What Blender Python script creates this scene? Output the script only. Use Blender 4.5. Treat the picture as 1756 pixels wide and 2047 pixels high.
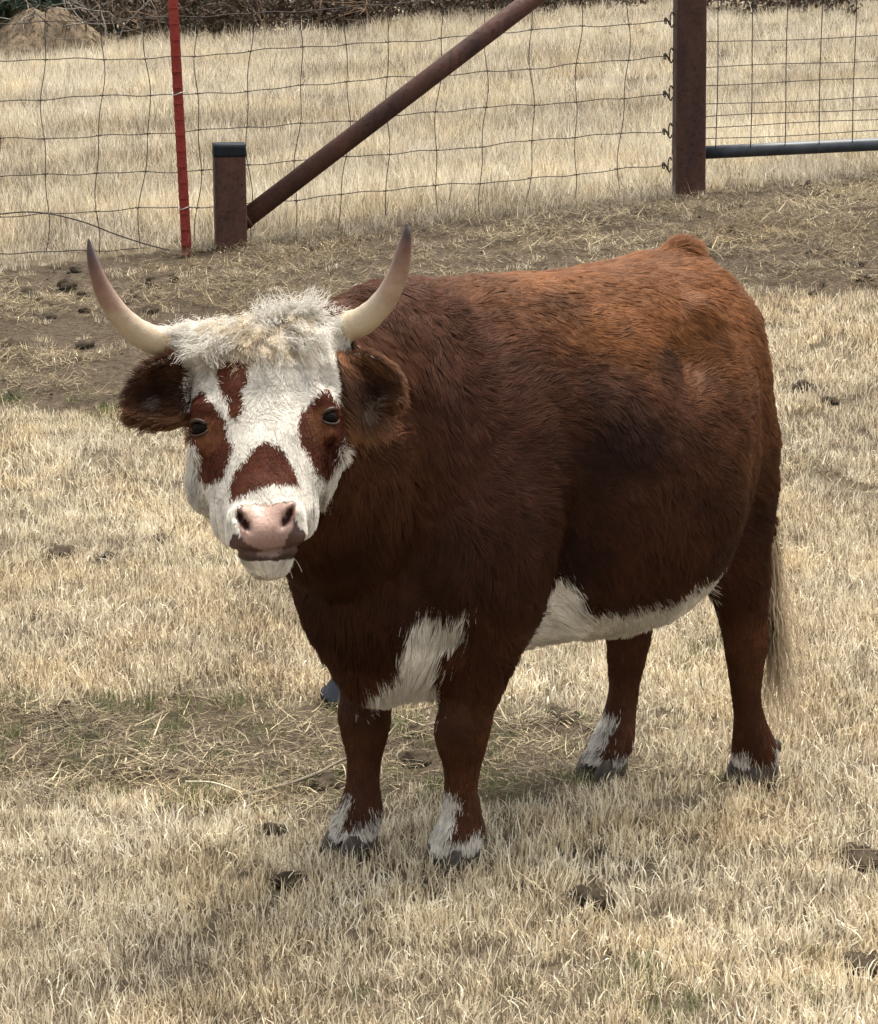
import bpy, bmesh, math, random
import numpy as np
from mathutils import Vector, Matrix
R = math.radians
scene = bpy.context.scene
for o in list(bpy.data.objects):
    bpy.data.objects.remove(o)

# ------------------------------------------------------------------ camera
cam_data = bpy.data.cameras.new('camera')
cam = bpy.data.objects.new('camera', cam_data)
scene.collection.objects.link(cam)
cam_data.sensor_fit = 'HORIZONTAL'
cam_data.sensor_width = 36.0
cam_data.lens = 36.0 * 6500.0 / 1756.0          # a long phone lens
cam_data.clip_start = 0.1
cam_data.clip_end = 3000.0
cam.location = (0.0, 0.0, 1.65)
cam.rotation_euler = (R(90.0 - 12.1844), 0.0, 0.0)
scene.camera = cam

# ------------------------------------------------------------------ sky, sun, exposure
SUN_EL, SUN_AZ = 70.0, 35.0                      # azimuth measured clockwise from +Y (behind the cow, to the right)
world = bpy.data.worlds.new('World')
scene.world = world
world.use_nodes = True
wn, wl = world.node_tree.nodes, world.node_tree.links
wn.clear()
w_out = wn.new('ShaderNodeOutputWorld')
w_bg = wn.new('ShaderNodeBackground')
w_sky = wn.new('ShaderNodeTexSky')
w_sky.sky_type = 'NISHITA'
w_sky.sun_disc = False
w_sky.sun_elevation = R(SUN_EL)
w_sky.sun_rotation = R(SUN_AZ)
w_sky.air_density = 1.0
w_sky.dust_density = 4.0
w_sky.ozone_density = 1.0
w_hsv = wn.new('ShaderNodeHueSaturation')         # thin overcast: the blue is mostly washed out
w_hsv.inputs['Saturation'].default_value = 0.12
wl.new(w_sky.outputs['Color'], w_hsv.inputs['Color'])
wl.new(w_hsv.outputs['Color'], w_bg.inputs['Color'])
w_bg.inputs['Strength'].default_value = 0.09
wl.new(w_bg.outputs['Background'], w_out.inputs['Surface'])

sun_data = bpy.data.lights.new('sun', 'SUN')
sun_data.energy = 1.5
sun_data.angle = R(28.0)
sun_data.color = (1.0, 0.92, 0.79)
sun = bpy.data.objects.new('sun', sun_data)
scene.collection.objects.link(sun)
_sd = Vector((math.sin(R(SUN_AZ)) * math.cos(R(SUN_EL)), math.cos(R(SUN_AZ)) * math.cos(R(SUN_EL)), math.sin(R(SUN_EL))))
sun.rotation_euler = _sd.to_track_quat('Z', 'Y').to_euler()
sun.location = (3, 3, 8)

scene.view_settings.view_transform = 'Standard'
scene.view_settings.look = 'None'
scene.view_settings.exposure = 2.12
scene.view_settings.gamma = 1.0
scene.view_settings.use_curve_mapping = False
scene.cycles.max_bounces = 6
scene.cycles.diffuse_bounces = 4
scene.cycles.glossy_bounces = 2
scene.cycles.transparent_max_bounces = 8
scene.cycles.use_denoising = True
scene.render.film_transparent = False

# ------------------------------------------------------------------ helpers
rng = np.random.default_rng(11)
random.seed(5)

def link(o, parent=None):
    scene.collection.objects.link(o)
    if parent is not None:
        o.parent = parent
    return o

def tag(o, label=None, cat=None, group=None, kind=None):
    if label: o['label'] = label
    if cat: o['category'] = cat
    if group: o['group'] = group
    if kind: o['kind'] = kind
    return o

def empty(name, loc=(0, 0, 0), rz=0.0):
    o = bpy.data.objects.new(name, None)
    o.empty_display_size = 0.1
    o.location = loc
    o.rotation_euler = (0, 0, rz)
    return link(o)

def mesh_data(name, verts, faces, mat=None, smooth=True):
    me = bpy.data.meshes.new(name)
    me.from_pydata([tuple(map(float, v)) for v in verts], [], [tuple(map(int, f)) for f in faces])
    me.update()
    if smooth:
        me.polygons.foreach_set('use_smooth', [True] * len(me.polygons))
    if mat is not None:
        me.materials.append(mat)
    return me

def mesh_obj(name, verts, faces, mat=None, parent=None, smooth=True):
    return link(bpy.data.objects.new(name, mesh_data(name, verts, faces, mat, smooth)), parent)

def normalize(v):
    return v / np.maximum(np.linalg.norm(v, axis=-1, keepdims=True), 1e-9)

def sstep(a, b, x):
    t = np.clip((np.asarray(x, float) - a) / (b - a), 0, 1)
    return t * t * (3 - 2 * t)

def _hash3(i, j, k, seed):
    h = (i.astype(np.int64) * 374761393 + j.astype(np.int64) * 668265263 + k.astype(np.int64) * 2147483647 + seed * 1274126177) & 0xFFFFFFFF
    h = ((h ^ (h >> 13)) * 1274126177) & 0xFFFFFFFF
    h = ((h ^ (h >> 16)) * 2246822519) & 0xFFFFFFFF
    return ((h ^ (h >> 15)) & 0xFFFFFF) / float(0xFFFFFF)

def vnoise(p, freq=1.0, seed=0):
    """smooth value noise of an (n,3) array, about -1..1"""
    q = np.asarray(p, float) * freq
    i = np.floor(q)
    t = q - i
    t = t * t * (3 - 2 * t)
    i = i.astype(np.int64)
    out = 0
    for dx in (0, 1):
        for dy in (0, 1):
            for dz in (0, 1):
                w = (t[:, 0] if dx else 1 - t[:, 0]) * (t[:, 1] if dy else 1 - t[:, 1]) * (t[:, 2] if dz else 1 - t[:, 2])
                out = out + w * _hash3(i[:, 0] + dx, i[:, 1] + dy, i[:, 2] + dz, seed)
    return out * 2 - 1

def vnoise3(p, freq, seed):
    return np.stack([vnoise(p, freq, seed), vnoise(p, freq, seed + 17), vnoise(p, freq, seed + 41)], -1)

def tube(path, radii, n=8, cap=True, squash=None):
    """a swept tube (verts, faces); squash = (k) flattens along the frame's second axis"""
    P = np.asarray(path, float)
    m = len(P)
    rad = np.broadcast_to(np.asarray(radii, float), (m,)) if np.ndim(radii) <= 1 else np.asarray(radii)
    T = np.gradient(P, axis=0)
    T = normalize(T)
    ref = np.array([0, 0, 1.0]) if abs(T[0][2]) < 0.9 else np.array([1.0, 0, 0])
    V, Fc = [], []
    nprev = None
    for i in range(m):
        a = ref if nprev is None else nprev
        n1 = a - T[i] * (a @ T[i])
        n1 = n1 / np.linalg.norm(n1)
        n2 = np.cross(T[i], n1)
        nprev = n1
        for k in range(n):
            t = 2 * math.pi * k / n
            V.append(P[i] + rad[i] * (math.cos(t) * n1 + (squash or 1.0) * math.sin(t) * n2))
    for i in range(m - 1):
        for k in range(n):
            a, b = i * n + k, i * n + (k + 1) % n
            Fc.append((a, b, b + n, a + n))
    if cap:
        Fc.append(tuple(range(n - 1, -1, -1)))
        Fc.append(tuple(range((m - 1) * n, m * n)))
    return V, Fc

def ellipsoid(c, r, nu=20, nv=12, M=None):
    V, Fc = [], []
    for i in range(nv + 1):
        th = math.pi * i / nv
        for j in range(nu):
            ph = 2 * math.pi * j / nu
            p = np.array([r[0] * math.sin(th) * math.cos(ph), r[1] * math.sin(th) * math.sin(ph), r[2] * math.cos(th)])
            if M is not None:
                p = M @ p
            V.append(p + np.asarray(c))
    for i in range(nv):
        for j in range(nu):
            a, b = i * nu + j, i * nu + (j + 1) % nu
            Fc.append((a, b, b + nu, a + nu))
    return V, Fc

def catmull(pts, per=8):
    P = np.asarray(pts, float)
    P = np.vstack([2 * P[0] - P[1], P, 2 * P[-1] - P[-2]])
    out = []
    for i in range(1, len(P) - 2):
        for k in range(per):
            t = k / per
            p0, p1, p2, p3 = P[i - 1], P[i], P[i + 1], P[i + 2]
            out.append(0.5 * (2 * p1 + (p2 - p0) * t + (2 * p0 - 5 * p1 + 4 * p2 - p3) * t * t + (3 * p1 - p0 - 3 * p2 + p3) * t ** 3))
    out.append(P[-2])
    return np.array(out)

# ---- materials
def new_mat(name):
    m = bpy.data.materials.new(name)
    m.use_nodes = True
    nt = m.node_tree
    nt.nodes.clear()
    out = nt.nodes.new('ShaderNodeOutputMaterial')
    b = nt.nodes.new('ShaderNodeBsdfPrincipled')
    nt.links.new(b.outputs[0], out.inputs['Surface'])
    return m, nt, b

def ramp(nt, fac, stops):
    r = nt.nodes.new('ShaderNodeValToRGB')
    el = r.color_ramp.elements
    while len(el) < len(stops):
        el.new(0.5)
    for e, (p, c) in zip(el, stops):
        e.position = p
        e.color = (c[0], c[1], c[2], 1)
    nt.links.new(fac, r.inputs['Fac'])
    return r.outputs['Color']

def noise_node(nt, scale, detail=3, rough=0.6, vec=None, dist=0.0):
    n = nt.nodes.new('ShaderNodeTexNoise')
    n.inputs['Scale'].default_value = scale
    n.inputs['Detail'].default_value = detail
    n.inputs['Roughness'].default_value = rough
    n.inputs['Distortion'].default_value = dist
    if vec is not None:
        nt.links.new(vec, n.inputs['Vector'])
    return n.outputs['Fac']

def mix_col(nt, fac, a, b, mode='MIX'):
    m = nt.nodes.new('ShaderNodeMix')
    m.data_type = 'RGBA'
    m.blend_type = mode
    for sock, val in ((m.inputs[0], fac), (m.inputs[6], a), (m.inputs[7], b)):
        if hasattr(val, 'links'):
            nt.links.new(val, sock)
        elif isinstance(val, (int, float)):
            sock.default_value = val
        else:
            sock.default_value = (val[0], val[1], val[2], 1)
    return m.outputs[2]

def bump(nt, bsdf, height, strength=0.3, dist=0.01):
    b = nt.nodes.new('ShaderNodeBump')
    b.inputs['Strength'].default_value = strength
    b.inputs['Distance'].default_value = dist
    nt.links.new(height, b.inputs['Height'])
    nt.links.new(b.outputs['Normal'], bsdf.inputs['Normal'])

def simple_mat(name, c1, c2, scale=30.0, rough=0.7, spec=0.3, metallic=0.0, bumps=0.15, bdist=0.004):
    m, nt, b = new_mat(name)
    tc = nt.nodes.new('ShaderNodeTexCoord')
    f = noise_node(nt, scale, 5, 0.65, tc.outputs['Object'])
    col = ramp(nt, f, [(0.3, c1), (0.7, c2)])
    nt.links.new(col, b.inputs['Base Color'])
    b.inputs['Roughness'].default_value = rough
    b.inputs['Specular IOR Level'].default_value = spec
    b.inputs['Metallic'].default_value = metallic
    if bumps:
        bump(nt, b, f, bumps, bdist)
    return m
# ================================================================== ground
def _ss(a, b, t):
    u = np.clip((t - a) / (b - a), 0, 1)
    return u * u * (3 - 2 * u)
def gz(x, y):
    x = np.asarray(x, float); y = np.asarray(y, float)
    f = 0.2 + 0.0688 * (np.clip(x, -4, 4) + 0.711)
    return f * _ss(6.3, 11.2, y) + 0.09 * _ss(11.5, 20, y)
def fence_y(x):
    return 11.0065 + 0.3204 * (np.asarray(x, float) + 0.7116)
def _n2(x, y, f, seed):
    return vnoise(np.stack([x, y, np.zeros_like(x)], -1), f, seed)
def trample(x, y):
    """0 standing grass .. 1 trampled hay and bare earth"""
    x = np.asarray(x, float); y = np.asarray(y, float)
    j = 0.11 * _n2(x, y, 1.7, 4) + 0.07 * _n2(x, y, 5.0, 2) + 0.05 * _n2(x, y, 12.0, 6)
    a = _ss(0.16, -0.06, np.abs(y + j - 5.60) - 0.24) * _ss(0.55, 0.20, x + j)
    yb = np.interp(x, [-1.6, -0.6, 0.2, 0.8, 1.6], [8.45, 8.7, 9.0, 9.55, 9.75])
    b = _ss(-0.25, 0.35, y + 3.0 * j - yb) * (y < fence_y(x) + 0.1 + j)
    return np.clip(np.maximum(a, b), 0, 1)

m_gr, nt, b_ = new_mat('soil and thatch')
geo = nt.nodes.new('ShaderNodeNewGeometry')
at = nt.nodes.new('ShaderNodeAttribute'); at.attribute_name = 'trample'
nf = noise_node(nt, 1.6, 5, 0.65, geo.outputs['Position'])
ns = noise_node(nt, 55, 4, 0.7, geo.outputs['Position'])
mpx = nt.nodes.new('ShaderNodeMapping'); mpx.inputs['Scale'].default_value = (160, 18, 40)
nt.links.new(geo.outputs['Position'], mpx.inputs['Vector'])
nst = noise_node(nt, 1.0, 3, 0.6, mpx.outputs['Vector'], 1.2)
thatch = ramp(nt, nst, [(0.30, (0.06, 0.047, 0.033)), (0.50, (0.13, 0.104, 0.07)), (0.68, (0.26, 0.21, 0.145))])
thatch = mix_col(nt, ramp(nt, nf, [(0.38, (0, 0, 0)), (0.62, (1, 1, 1))]), thatch, (0.11, 0.088, 0.060))
dirt = ramp(nt, ns, [(0.28, (0.033, 0.024, 0.016)), (0.55, (0.082, 0.061, 0.040)), (0.75, (0.15, 0.115, 0.076))])
af = nt.nodes.new('ShaderNodeAttribute'); af.attribute_name = 'beyond'
farc = ramp(nt, noise_node(nt, 0.6, 6, 0.7, geo.outputs['Position']), [(0.35, (0.26, 0.21, 0.145)), (0.65, (0.45, 0.38, 0.27))])
nt.links.new(mix_col(nt, af.outputs['Fac'], mix_col(nt, at.outputs['Fac'], thatch, dirt), farc), b_.inputs['Base Color'])
b_.inputs['Roughness'].default_value = 0.95
b_.inputs['Specular IOR Level'].default_value = 0.1
bump(nt, b_, ns, 1.0, 0.03)

def ground_sheet():
    xs = np.concatenate([-np.geomspace(400, 3.2, 26), np.linspace(-3, 3, 121), np.geomspace(3.2, 400, 26)])
    ys = np.concatenate([-np.geomspace(60, 1.2, 12), np.linspace(-0.8, 3.4, 10), np.linspace(3.5, 13, 231), np.linspace(13.2, 26, 60), np.geomspace(27, 900, 26)])
    X, Y = np.meshgrid(xs, ys)
    x, y = X.ravel(), Y.ravel()
    T_ = trample(x, y)
    near = (np.abs(x) < 3) & (y > 3) & (y < 14)
    z = gz(x, y) + near * (0.006 * _n2(x, y, 6, 12) + (0.003 + 0.011 * T_) * _n2(x, y, 17, 13) + 0.005 * T_ * _n2(x, y, 31, 14)) - 0.004
    nx = len(xs)
    idx = np.arange(len(x)).reshape(len(ys), nx)
    Fc = np.stack([idx[:-1, :-1], idx[:-1, 1:], idx[1:, 1:], idx[1:, :-1]], -1).reshape(-1, 4)
    o = mesh_obj('ground', np.stack([x, y, z], -1), Fc, m_gr)
    a = o.data.attributes.new('trample', 'FLOAT', 'POINT')
    a.data.foreach_set('value', T_.astype(np.float32))
    a = o.data.attributes.new('beyond', 'FLOAT', 'POINT')      # dry sward too far off to tell blades apart
    a.data.foreach_set('value', np.maximum.reduce([_ss(19.5, 22.0, y), _ss(3.4, 4.2, np.abs(x) - 0.28 * np.maximum(y - 12, 0)), _ss(3.2, 2.6, y)]).astype(np.float32))
    tag(o, kind='structure')
    o['label'] = 'dry pasture ground of brown soil and straw thatch'
    return o
ground = ground_sheet()

# ------------------------------------------------------------------ grass
def straw_mat(name, stops, big_amp=0.75, stretch=1.0):
    m, nt, b_ = new_mat(name)
    out = [n for n in nt.nodes if n.type == 'OUTPUT_MATERIAL'][0]
    geo = nt.nodes.new('ShaderNodeNewGeometry')
    oi = nt.nodes.new('ShaderNodeObjectInfo')
    at = nt.nodes.new('ShaderNodeAttribute'); at.attribute_name = 'shade'
    mpg = nt.nodes.new('ShaderNodeMapping'); mpg.inputs['Scale'].default_value = (stretch, 1, 1)
    nt.links.new(geo.outputs['Position'], mpg.inputs['Vector'])
    big = noise_node(nt, 1.3, 4, 0.6, mpg.outputs['Vector'])
    mid = noise_node(nt, 9.0, 3, 0.6, geo.outputs['Position'])
    s1 = nt.nodes.new('ShaderNodeMath'); s1.operation = 'MULTIPLY_ADD'; nt.links.new(at.outputs['Fac'], s1.inputs[0]); s1.inputs[1].default_value = 0.72
    s2 = nt.nodes.new('ShaderNodeMath'); s2.operation = 'MULTIPLY_ADD'; nt.links.new(big, s2.inputs[0]); s2.inputs[1].default_value = big_amp; s2.inputs[2].default_value = -0.145 - 0.5 * big_amp
    s3 = nt.nodes.new('ShaderNodeMath'); s3.operation = 'MULTIPLY_ADD'; nt.links.new(mid, s3.inputs[0]); s3.inputs[1].default_value = 0.55; nt.links.new(s2.outputs[0], s3.inputs[2])
    s4 = nt.nodes.new('ShaderNodeMath'); s4.operation = 'MULTIPLY_ADD'; nt.links.new(oi.outputs['Random'], s4.inputs[0]); s4.inputs[1].default_value = 0.14; nt.links.new(s3.outputs[0], s4.inputs[2])
    nt.links.new(s4.outputs[0], s1.inputs[2])
    col = ramp(nt, s1.outputs[0], stops)
    hue = noise_node(nt, 2.4, 3, 0.6, geo.outputs['Position'])
    col = mix_col(nt, 1.0, col, ramp(nt, hue, [(0.34, (1.03, 0.98, 0.89)), (0.5, (1, 1, 1)), (0.66, (0.92, 0.92, 0.96))]), 'MULTIPLY')
    nt.links.new(col, b_.inputs['Base Color'])
    b_.inputs['Roughness'].default_value = 0.7
    b_.inputs['Specular IOR Level'].default_value = 0.2
    tr = nt.nodes.new('ShaderNodeBsdfTranslucent'); nt.links.new(col, tr.inputs['Color'])
    mx = nt.nodes.new('ShaderNodeMixShader'); mx.inputs[0].default_value = 0.25
    nt.links.new(b_.outputs[0], mx.inputs[1]); nt.links.new(tr.outputs[0], mx.inputs[2])
    nt.links.new(mx.outputs[0], out.inputs['Surface'])
    return m
STRAW = [(0.14, (0.12, 0.092, 0.064)), (0.34, (0.325, 0.257, 0.173)), (0.54, (0.56, 0.47, 0.328)), (0.76, (0.77, 0.69, 0.508)), (1.0, (0.87, 0.82, 0.67))]
m_straw = straw_mat('dry grass', STRAW)
m_field = straw_mat('field grass', [(0.08, (0.17, 0.138, 0.10)), (0.33, (0.35, 0.295, 0.215)), (0.62, (0.58, 0.505, 0.375)), (1.0, (0.79, 0.73, 0.58))], 1.35, 0.35)
m_hay = straw_mat('trampled hay', [(0.10, (0.044, 0.033, 0.021)), (0.40, (0.108, 0.083, 0.050)), (0.65, (0.205, 0.162, 0.098)), (0.88, (0.37, 0.30, 0.185)), (1.0, (0.53, 0.45, 0.29))])
m_green = straw_mat('green blades', [(0.1, (0.045, 0.060, 0.022)), (0.5, (0.10, 0.125, 0.05)), (0.9, (0.20, 0.21, 0.09))])

def tuft(n, rad, hmin, hmax, wmin, wmax, lean, lying=False, seg=4, curl=0.5):
    V, Fc, sh = [], [], []
    for i in range(n):
        r = rad * math.sqrt(random.random()); t = random.uniform(0, 6.2832)
        bx, by = r * math.cos(t), r * math.sin(t)
        L = random.uniform(hmin, hmax); w = random.uniform(wmin, wmax)
        az = random.uniform(0, 6.2832)
        d = np.array([math.cos(az), math.sin(az), 0])
        side = np.array([-d[1], d[0], 0])
        fa = az + random.uniform(-1.2, 1.2) + 1.57
        side = np.array([math.cos(fa), math.sin(fa), 0])
        le = random.uniform(0, lean); cu = random.uniform(-curl, curl); cu2 = random.uniform(-curl, curl)
        p = np.array([bx, by, 0.0]) if not lying else np.array([bx, by, random.uniform(0.001, 0.014)])
        ang = le if not lying else random.uniform(1.25, 1.62)
        n0 = len(V); shade = random.random()
        for k in range(seg + 1):
            f = k / seg
            ww = w * (1 - f ** 1.8) * 0.5 + 0.0001
            V.append(p - side * ww); V.append(p + side * ww)
            sh += [shade, shade]
            dirv = math.cos(ang) * np.array([0, 0, 1.0]) + math.sin(ang) * d
            p = p + dirv * (L / seg)
            ang += (cu if k < seg / 2 else cu2) * (0.35 if lying else 0.5)
            d = normalize((d + 0.35 * (random.random() - 0.5) * curl * side)[None])[0]
        for k in range(seg):
            a = n0 + 2 * k
            Fc.append((a, a + 1, a + 3, a + 2))
    return V, Fc, sh

def tuft_collection(name, specs, mat):
    col = bpy.data.collections.new(name)            # sources for scattering, not placed in the scene themselves
    for i, s in enumerate(specs):
        V, Fc, sh = tuft(**s)
        me = mesh_data('%s_%02d' % (name, i), V, Fc, mat, True)
        a = me.attributes.new('shade', 'FLOAT', 'POINT'); a.data.foreach_set('value', np.array(sh, np.float32))
        col.objects.link(bpy.data.objects.new('%s_%02d' % (name, i), me))
    return col

def scatter(name, pts, rotz, tilt, scl, col, label, cat):
    n = len(pts)
    me = bpy.data.meshes.new(name)
    me.vertices.add(n)
    me.vertices.foreach_set('co', np.asarray(pts, np.float32).ravel())
    a = me.attributes.new('rot', 'FLOAT_VECTOR', 'POINT')
    a.data.foreach_set('vector', np.stack([tilt[:, 0], tilt[:, 1], rotz], -1).astype(np.float32).ravel())
    a = me.attributes.new('scl', 'FLOAT', 'POINT'); a.data.foreach_set('value', np.asarray(scl, np.float32))
    a = me.attributes.new('pick', 'INT', 'POINT'); a.data.foreach_set('value', rng.integers(0, 10000, n).astype(np.int32))
    o = link(bpy.data.objects.new(name, me))
    ng = bpy.data.node_groups.new(name, 'GeometryNodeTree')
    ng.interface.new_socket('Geometry', in_out='INPUT', socket_type='NodeSocketGeometry')
    ng.interface.new_socket('Geometry', in_out='OUTPUT', socket_type='NodeSocketGeometry')
    N, L = ng.nodes, ng.links
    gi, go = N.new('NodeGroupInput'), N.new('NodeGroupOutput')
    ci = N.new('GeometryNodeCollectionInfo')
    ci.inputs['Collection'].default_value = col
    ci.inputs['Separate Children'].default_value = True
    ci.inputs['Reset Children'].default_value = True
    ip = N.new('GeometryNodeInstanceOnPoints')
    ip.inputs['Pick Instance'].default_value = True
    def attr(nm, ty):
        q = N.new('GeometryNodeInputNamedAttribute'); q.data_type = ty; q.inputs['Name'].default_value = nm
        return q.outputs['Attribute']
    L.new(gi.outputs[0], ip.inputs['Points'])
    L.new(ci.outputs[0], ip.inputs['Instance'])
    L.new(attr('pick', 'INT'), ip.inputs['Instance Index'])
    er = N.new('FunctionNodeEulerToRotation')
    L.new(attr('rot', 'FLOAT_VECTOR'), er.inputs[0])
    L.new(er.outputs[0], ip.inputs['Rotation'])
    L.new(attr('scl', 'FLOAT'), ip.inputs['Scale'])
    L.new(ip.outputs[0], go.inputs[0])
    md = o.modifiers.new('scatter', 'NODES'); md.node_group = ng
    tag(o, label, cat, kind='stuff')
    return o

def area_points(x0, x1, y0, y1, per_m2):
    n = int((x1 - x0) * (y1 - y0) * per_m2)
    x, y = rng.uniform(x0, x1, n), rng.uniform(y0, y1, n)
    k = (np.abs(x) < 0.15 * y + 0.55) | (rng.random(n) < 0.45)      # thinner well off to the sides
    return x[k], y[k]

st = [dict(n=34, rad=0.042, hmin=0.014, hmax=0.040, wmin=0.0015, wmax=0.0030, lean=0.65, curl=1.1) for _ in range(8)] + \
     [dict(n=26, rad=0.045, hmin=0.026, hmax=0.054, wmin=0.0013, wmax=0.0028, lean=0.9, curl=1.2) for _ in range(4)]
c_st = tuft_collection('standing_tuft', st, m_straw)
c_fd = tuft_collection('field_tuft', [dict(n=34, rad=0.07, hmin=0.05, hmax=0.13, wmin=0.0025, wmax=0.0050, lean=0.7, curl=0.6, seg=3) for _ in range(8)], m_field)
c_hay = tuft_collection('hay_wisp', [dict(n=24, rad=0.06, hmin=0.02, hmax=0.075, wmin=0.0012, wmax=0.0026, lean=0.5, lying=True, curl=1.1) for _ in range(8)], m_hay)
c_grn = tuft_collection('green_tuft', [dict(n=24, rad=0.03, hmin=0.02, hmax=0.05, wmin=0.0016, wmax=0.0028, lean=0.9, curl=0.5) for _ in range(4)], m_green)

feet_xy = [(0.036, 4.95), (-0.14, 5.03), (0.285, 5.44), (0.55, 5.43)]
# standing grass of the paddock
x1_, y1_ = area_points(-3.4, 3.6, 3.0, 11.9, 900)
T_ = trample(x1_, y1_)
patch = _n2(x1_, y1_, 1.7, 8) * 0.6 + _n2(x1_, y1_, 5.0, 9) * 0.5
CLODS = [(0.554, 6.776, 0.022), (-0.739, 7.062, 0.035), (-0.845, 7.116, 0.045), (-0.640, 7.23, 0.034), (-0.798, 6.087, 0.020), (0.62, 4.503, 0.055), (0.685, 4.984, 0.06), (-0.238, 4.87, 0.03), (0.238, 4.793, 0.05), (-0.271, 5.133, 0.026), (0.972, 8.567, 0.035), (1.03, 8.42, 0.03), (0.721, 6.286, 0.022)]
clear = np.ones(len(x1_), bool)
for cx_, cy_, cr_ in CLODS:                          # grass does not grow through the dung
    clear &= ((x1_ - cx_) ** 2 + (y1_ - cy_ + 0.6 * cr_) ** 2) > (cr_ * 0.95) ** 2
keep = clear & (rng.random(len(x1_)) > np.clip(T_ * 1.06, 0, 0.97)) & (y1_ < fence_y(x1_) + 0.05) & (rng.random(len(x1_)) < np.where(y1_ > 7.5, 0.6, 1.0))
x1_, y1_, T_, patch = x1_[keep], y1_[keep], T_[keep], patch[keep]
scl = (0.82 + 0.22 * patch + 0.22 * rng.random(len(x1_))) * (1 - 0.35 * T_) * (1 + 0.25 * _ss(4.6, 3.9, y1_))
scatter('dry_grass', np.stack([x1_, y1_, gz(x1_, y1_)], -1), rng.uniform(0, 6.28, len(x1_)), 0.12 * rng.standard_normal((len(x1_), 2)), np.clip(scl, 0.62, 1.5), c_st,
        'short pale straw-coloured grass covering the paddock around the cow', 'grass')
# hay trodden into the bare earth
x2_, y2_ = area_points(-3.4, 3.6, 4.9, 12.0, 950)
T2 = trample(x2_, y2_)
keep = (rng.random(len(x2_)) < 0.06 + 0.9 * T2) & (rng.random(len(x2_)) < 0.72 + 0.4 * _n2(x2_, y2_, 2.6, 23) - 0.38 * (y2_ > 8) * (1 + 0.4 * (x2_ < -0.7)))
x2_, y2_ = x2_[keep], y2_[keep]
scatter('trampled_hay', np.stack([x2_, y2_, gz(x2_, y2_) + 0.004], -1), rng.uniform(0, 6.28, len(x2_)), 0.06 * rng.standard_normal((len(x2_), 2)), 0.6 + 0.7 * rng.random(len(x2_)) ** 2, c_hay,
        'trampled brownish hay trodden into the earth by the fence and behind the cow', 'hay')
# a few green blades
x3_, y3_ = area_points(-3.2, 3.2, 3.6, 9.5, 330)
g_ = trample(x3_, y3_) * (y3_ < 6.4) * 1.2 + 0.35 * (_n2(x3_, y3_, 1.4, 33) > 0.35)
keep = rng.random(len(x3_)) < g_ * (0.6 + 0.7 * _n2(x3_, y3_, 4.0, 35))
x3_, y3_ = x3_[keep], y3_[keep]
scatter('green_grass', np.stack([x3_, y3_, gz(x3_, y3_)], -1), rng.uniform(0, 6.28, len(x3_)), 0.15 * rng.standard_normal((len(x3_), 2)), 0.5 + 0.5 * rng.random(len(x3_)), c_grn,
        'sparse green blades coming up through the trampled hay', 'grass')
# the field beyond the fence
x4_, y4_ = area_points(-5.0, 5.5, 9.6, 15.5, 170)
x5_, y5_ = area_points(-8.0, 8.5, 15.5, 26.0, 110)
x4_, y4_ = np.concatenate([x4_, x5_]), np.concatenate([y4_, y5_])
keep = (y4_ < 20.2 + 0.5 * _n2(x4_, y4_, 1.5, 77) + 2.0 * (x4_ > 1.4) + 4.0 * (x4_ < -4.8)) & (y4_ > fence_y(x4_) + 0.10 - 0.25 * rng.random(len(x4_)))
x4_, y4_ = x4_[keep], y4_[keep]
pn = _n2(x4_ * 0.45, y4_, 1.1, 44)
edge_fade = 0.62 + 0.38 * _ss(0.0, 0.9, y4_ - fence_y(x4_))
scatter('field_grass', np.stack([x4_, y4_, gz(x4_, y4_)], -1), rng.uniform(0, 6.28, len(x4_)), 0.15 * rng.standard_normal((len(x4_), 2)), (0.72 + 0.30 * pn + 0.34 * rng.random(len(x4_))) * edge_fade, c_fd,
        'tall pale dry grass of the open field beyond the wire fence', 'grass')

# crumbled earth on the bare strip
def lump_collection(name, mat):
    col = bpy.data.collections.new(name)
    for i in range(5):
        V, Fc = ellipsoid((0, 0, 0), (1, 1, 1), 10, 6)
        V = np.array(V)
        V = V * (1 + 0.4 * vnoise(V, 1.7, i) + 0.3 * vnoise(V, 4.0, i + 9))[:, None] * np.array([0.03, 0.024, 0.016])
        col.objects.link(bpy.data.objects.new('%s_%02d' % (name, i), mesh_data('%s_%02d' % (name, i), V, Fc, mat)))
    return col
m_earth = simple_mat('crumbled earth', (0.022, 0.017, 0.012), (0.075, 0.058, 0.040), 40, 0.95, 0.1, 0, 0.8, 0.01)
x6_, y6_ = area_points(-3.2, 3.4, 5.2, 11.8, 70)
T6 = trample(x6_, y6_)
keep = rng.random(len(x6_)) < T6 * np.where(y6_ < 6.5, 0.35, np.interp(x6_, [-1.4, -0.4, 2.0], [1.0, 0.5, 0.35])) * (0.55 + 0.8 * _n2(x6_, y6_, 2.2, 53))
x6_, y6_ = x6_[keep], y6_[keep]
scatter('earth_crumbs', np.stack([x6_, y6_, gz(x6_, y6_) + 0.004], -1), rng.uniform(0, 6.28, len(x6_)), 0.3 * rng.standard_normal((len(x6_), 2)), 0.15 + 0.95 * rng.random(len(x6_)) ** 2.2, lump_collection('earth_lump', m_earth),
        'crumbs of dark earth and dung strewn over the bare trampled strip', 'earth')
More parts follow.
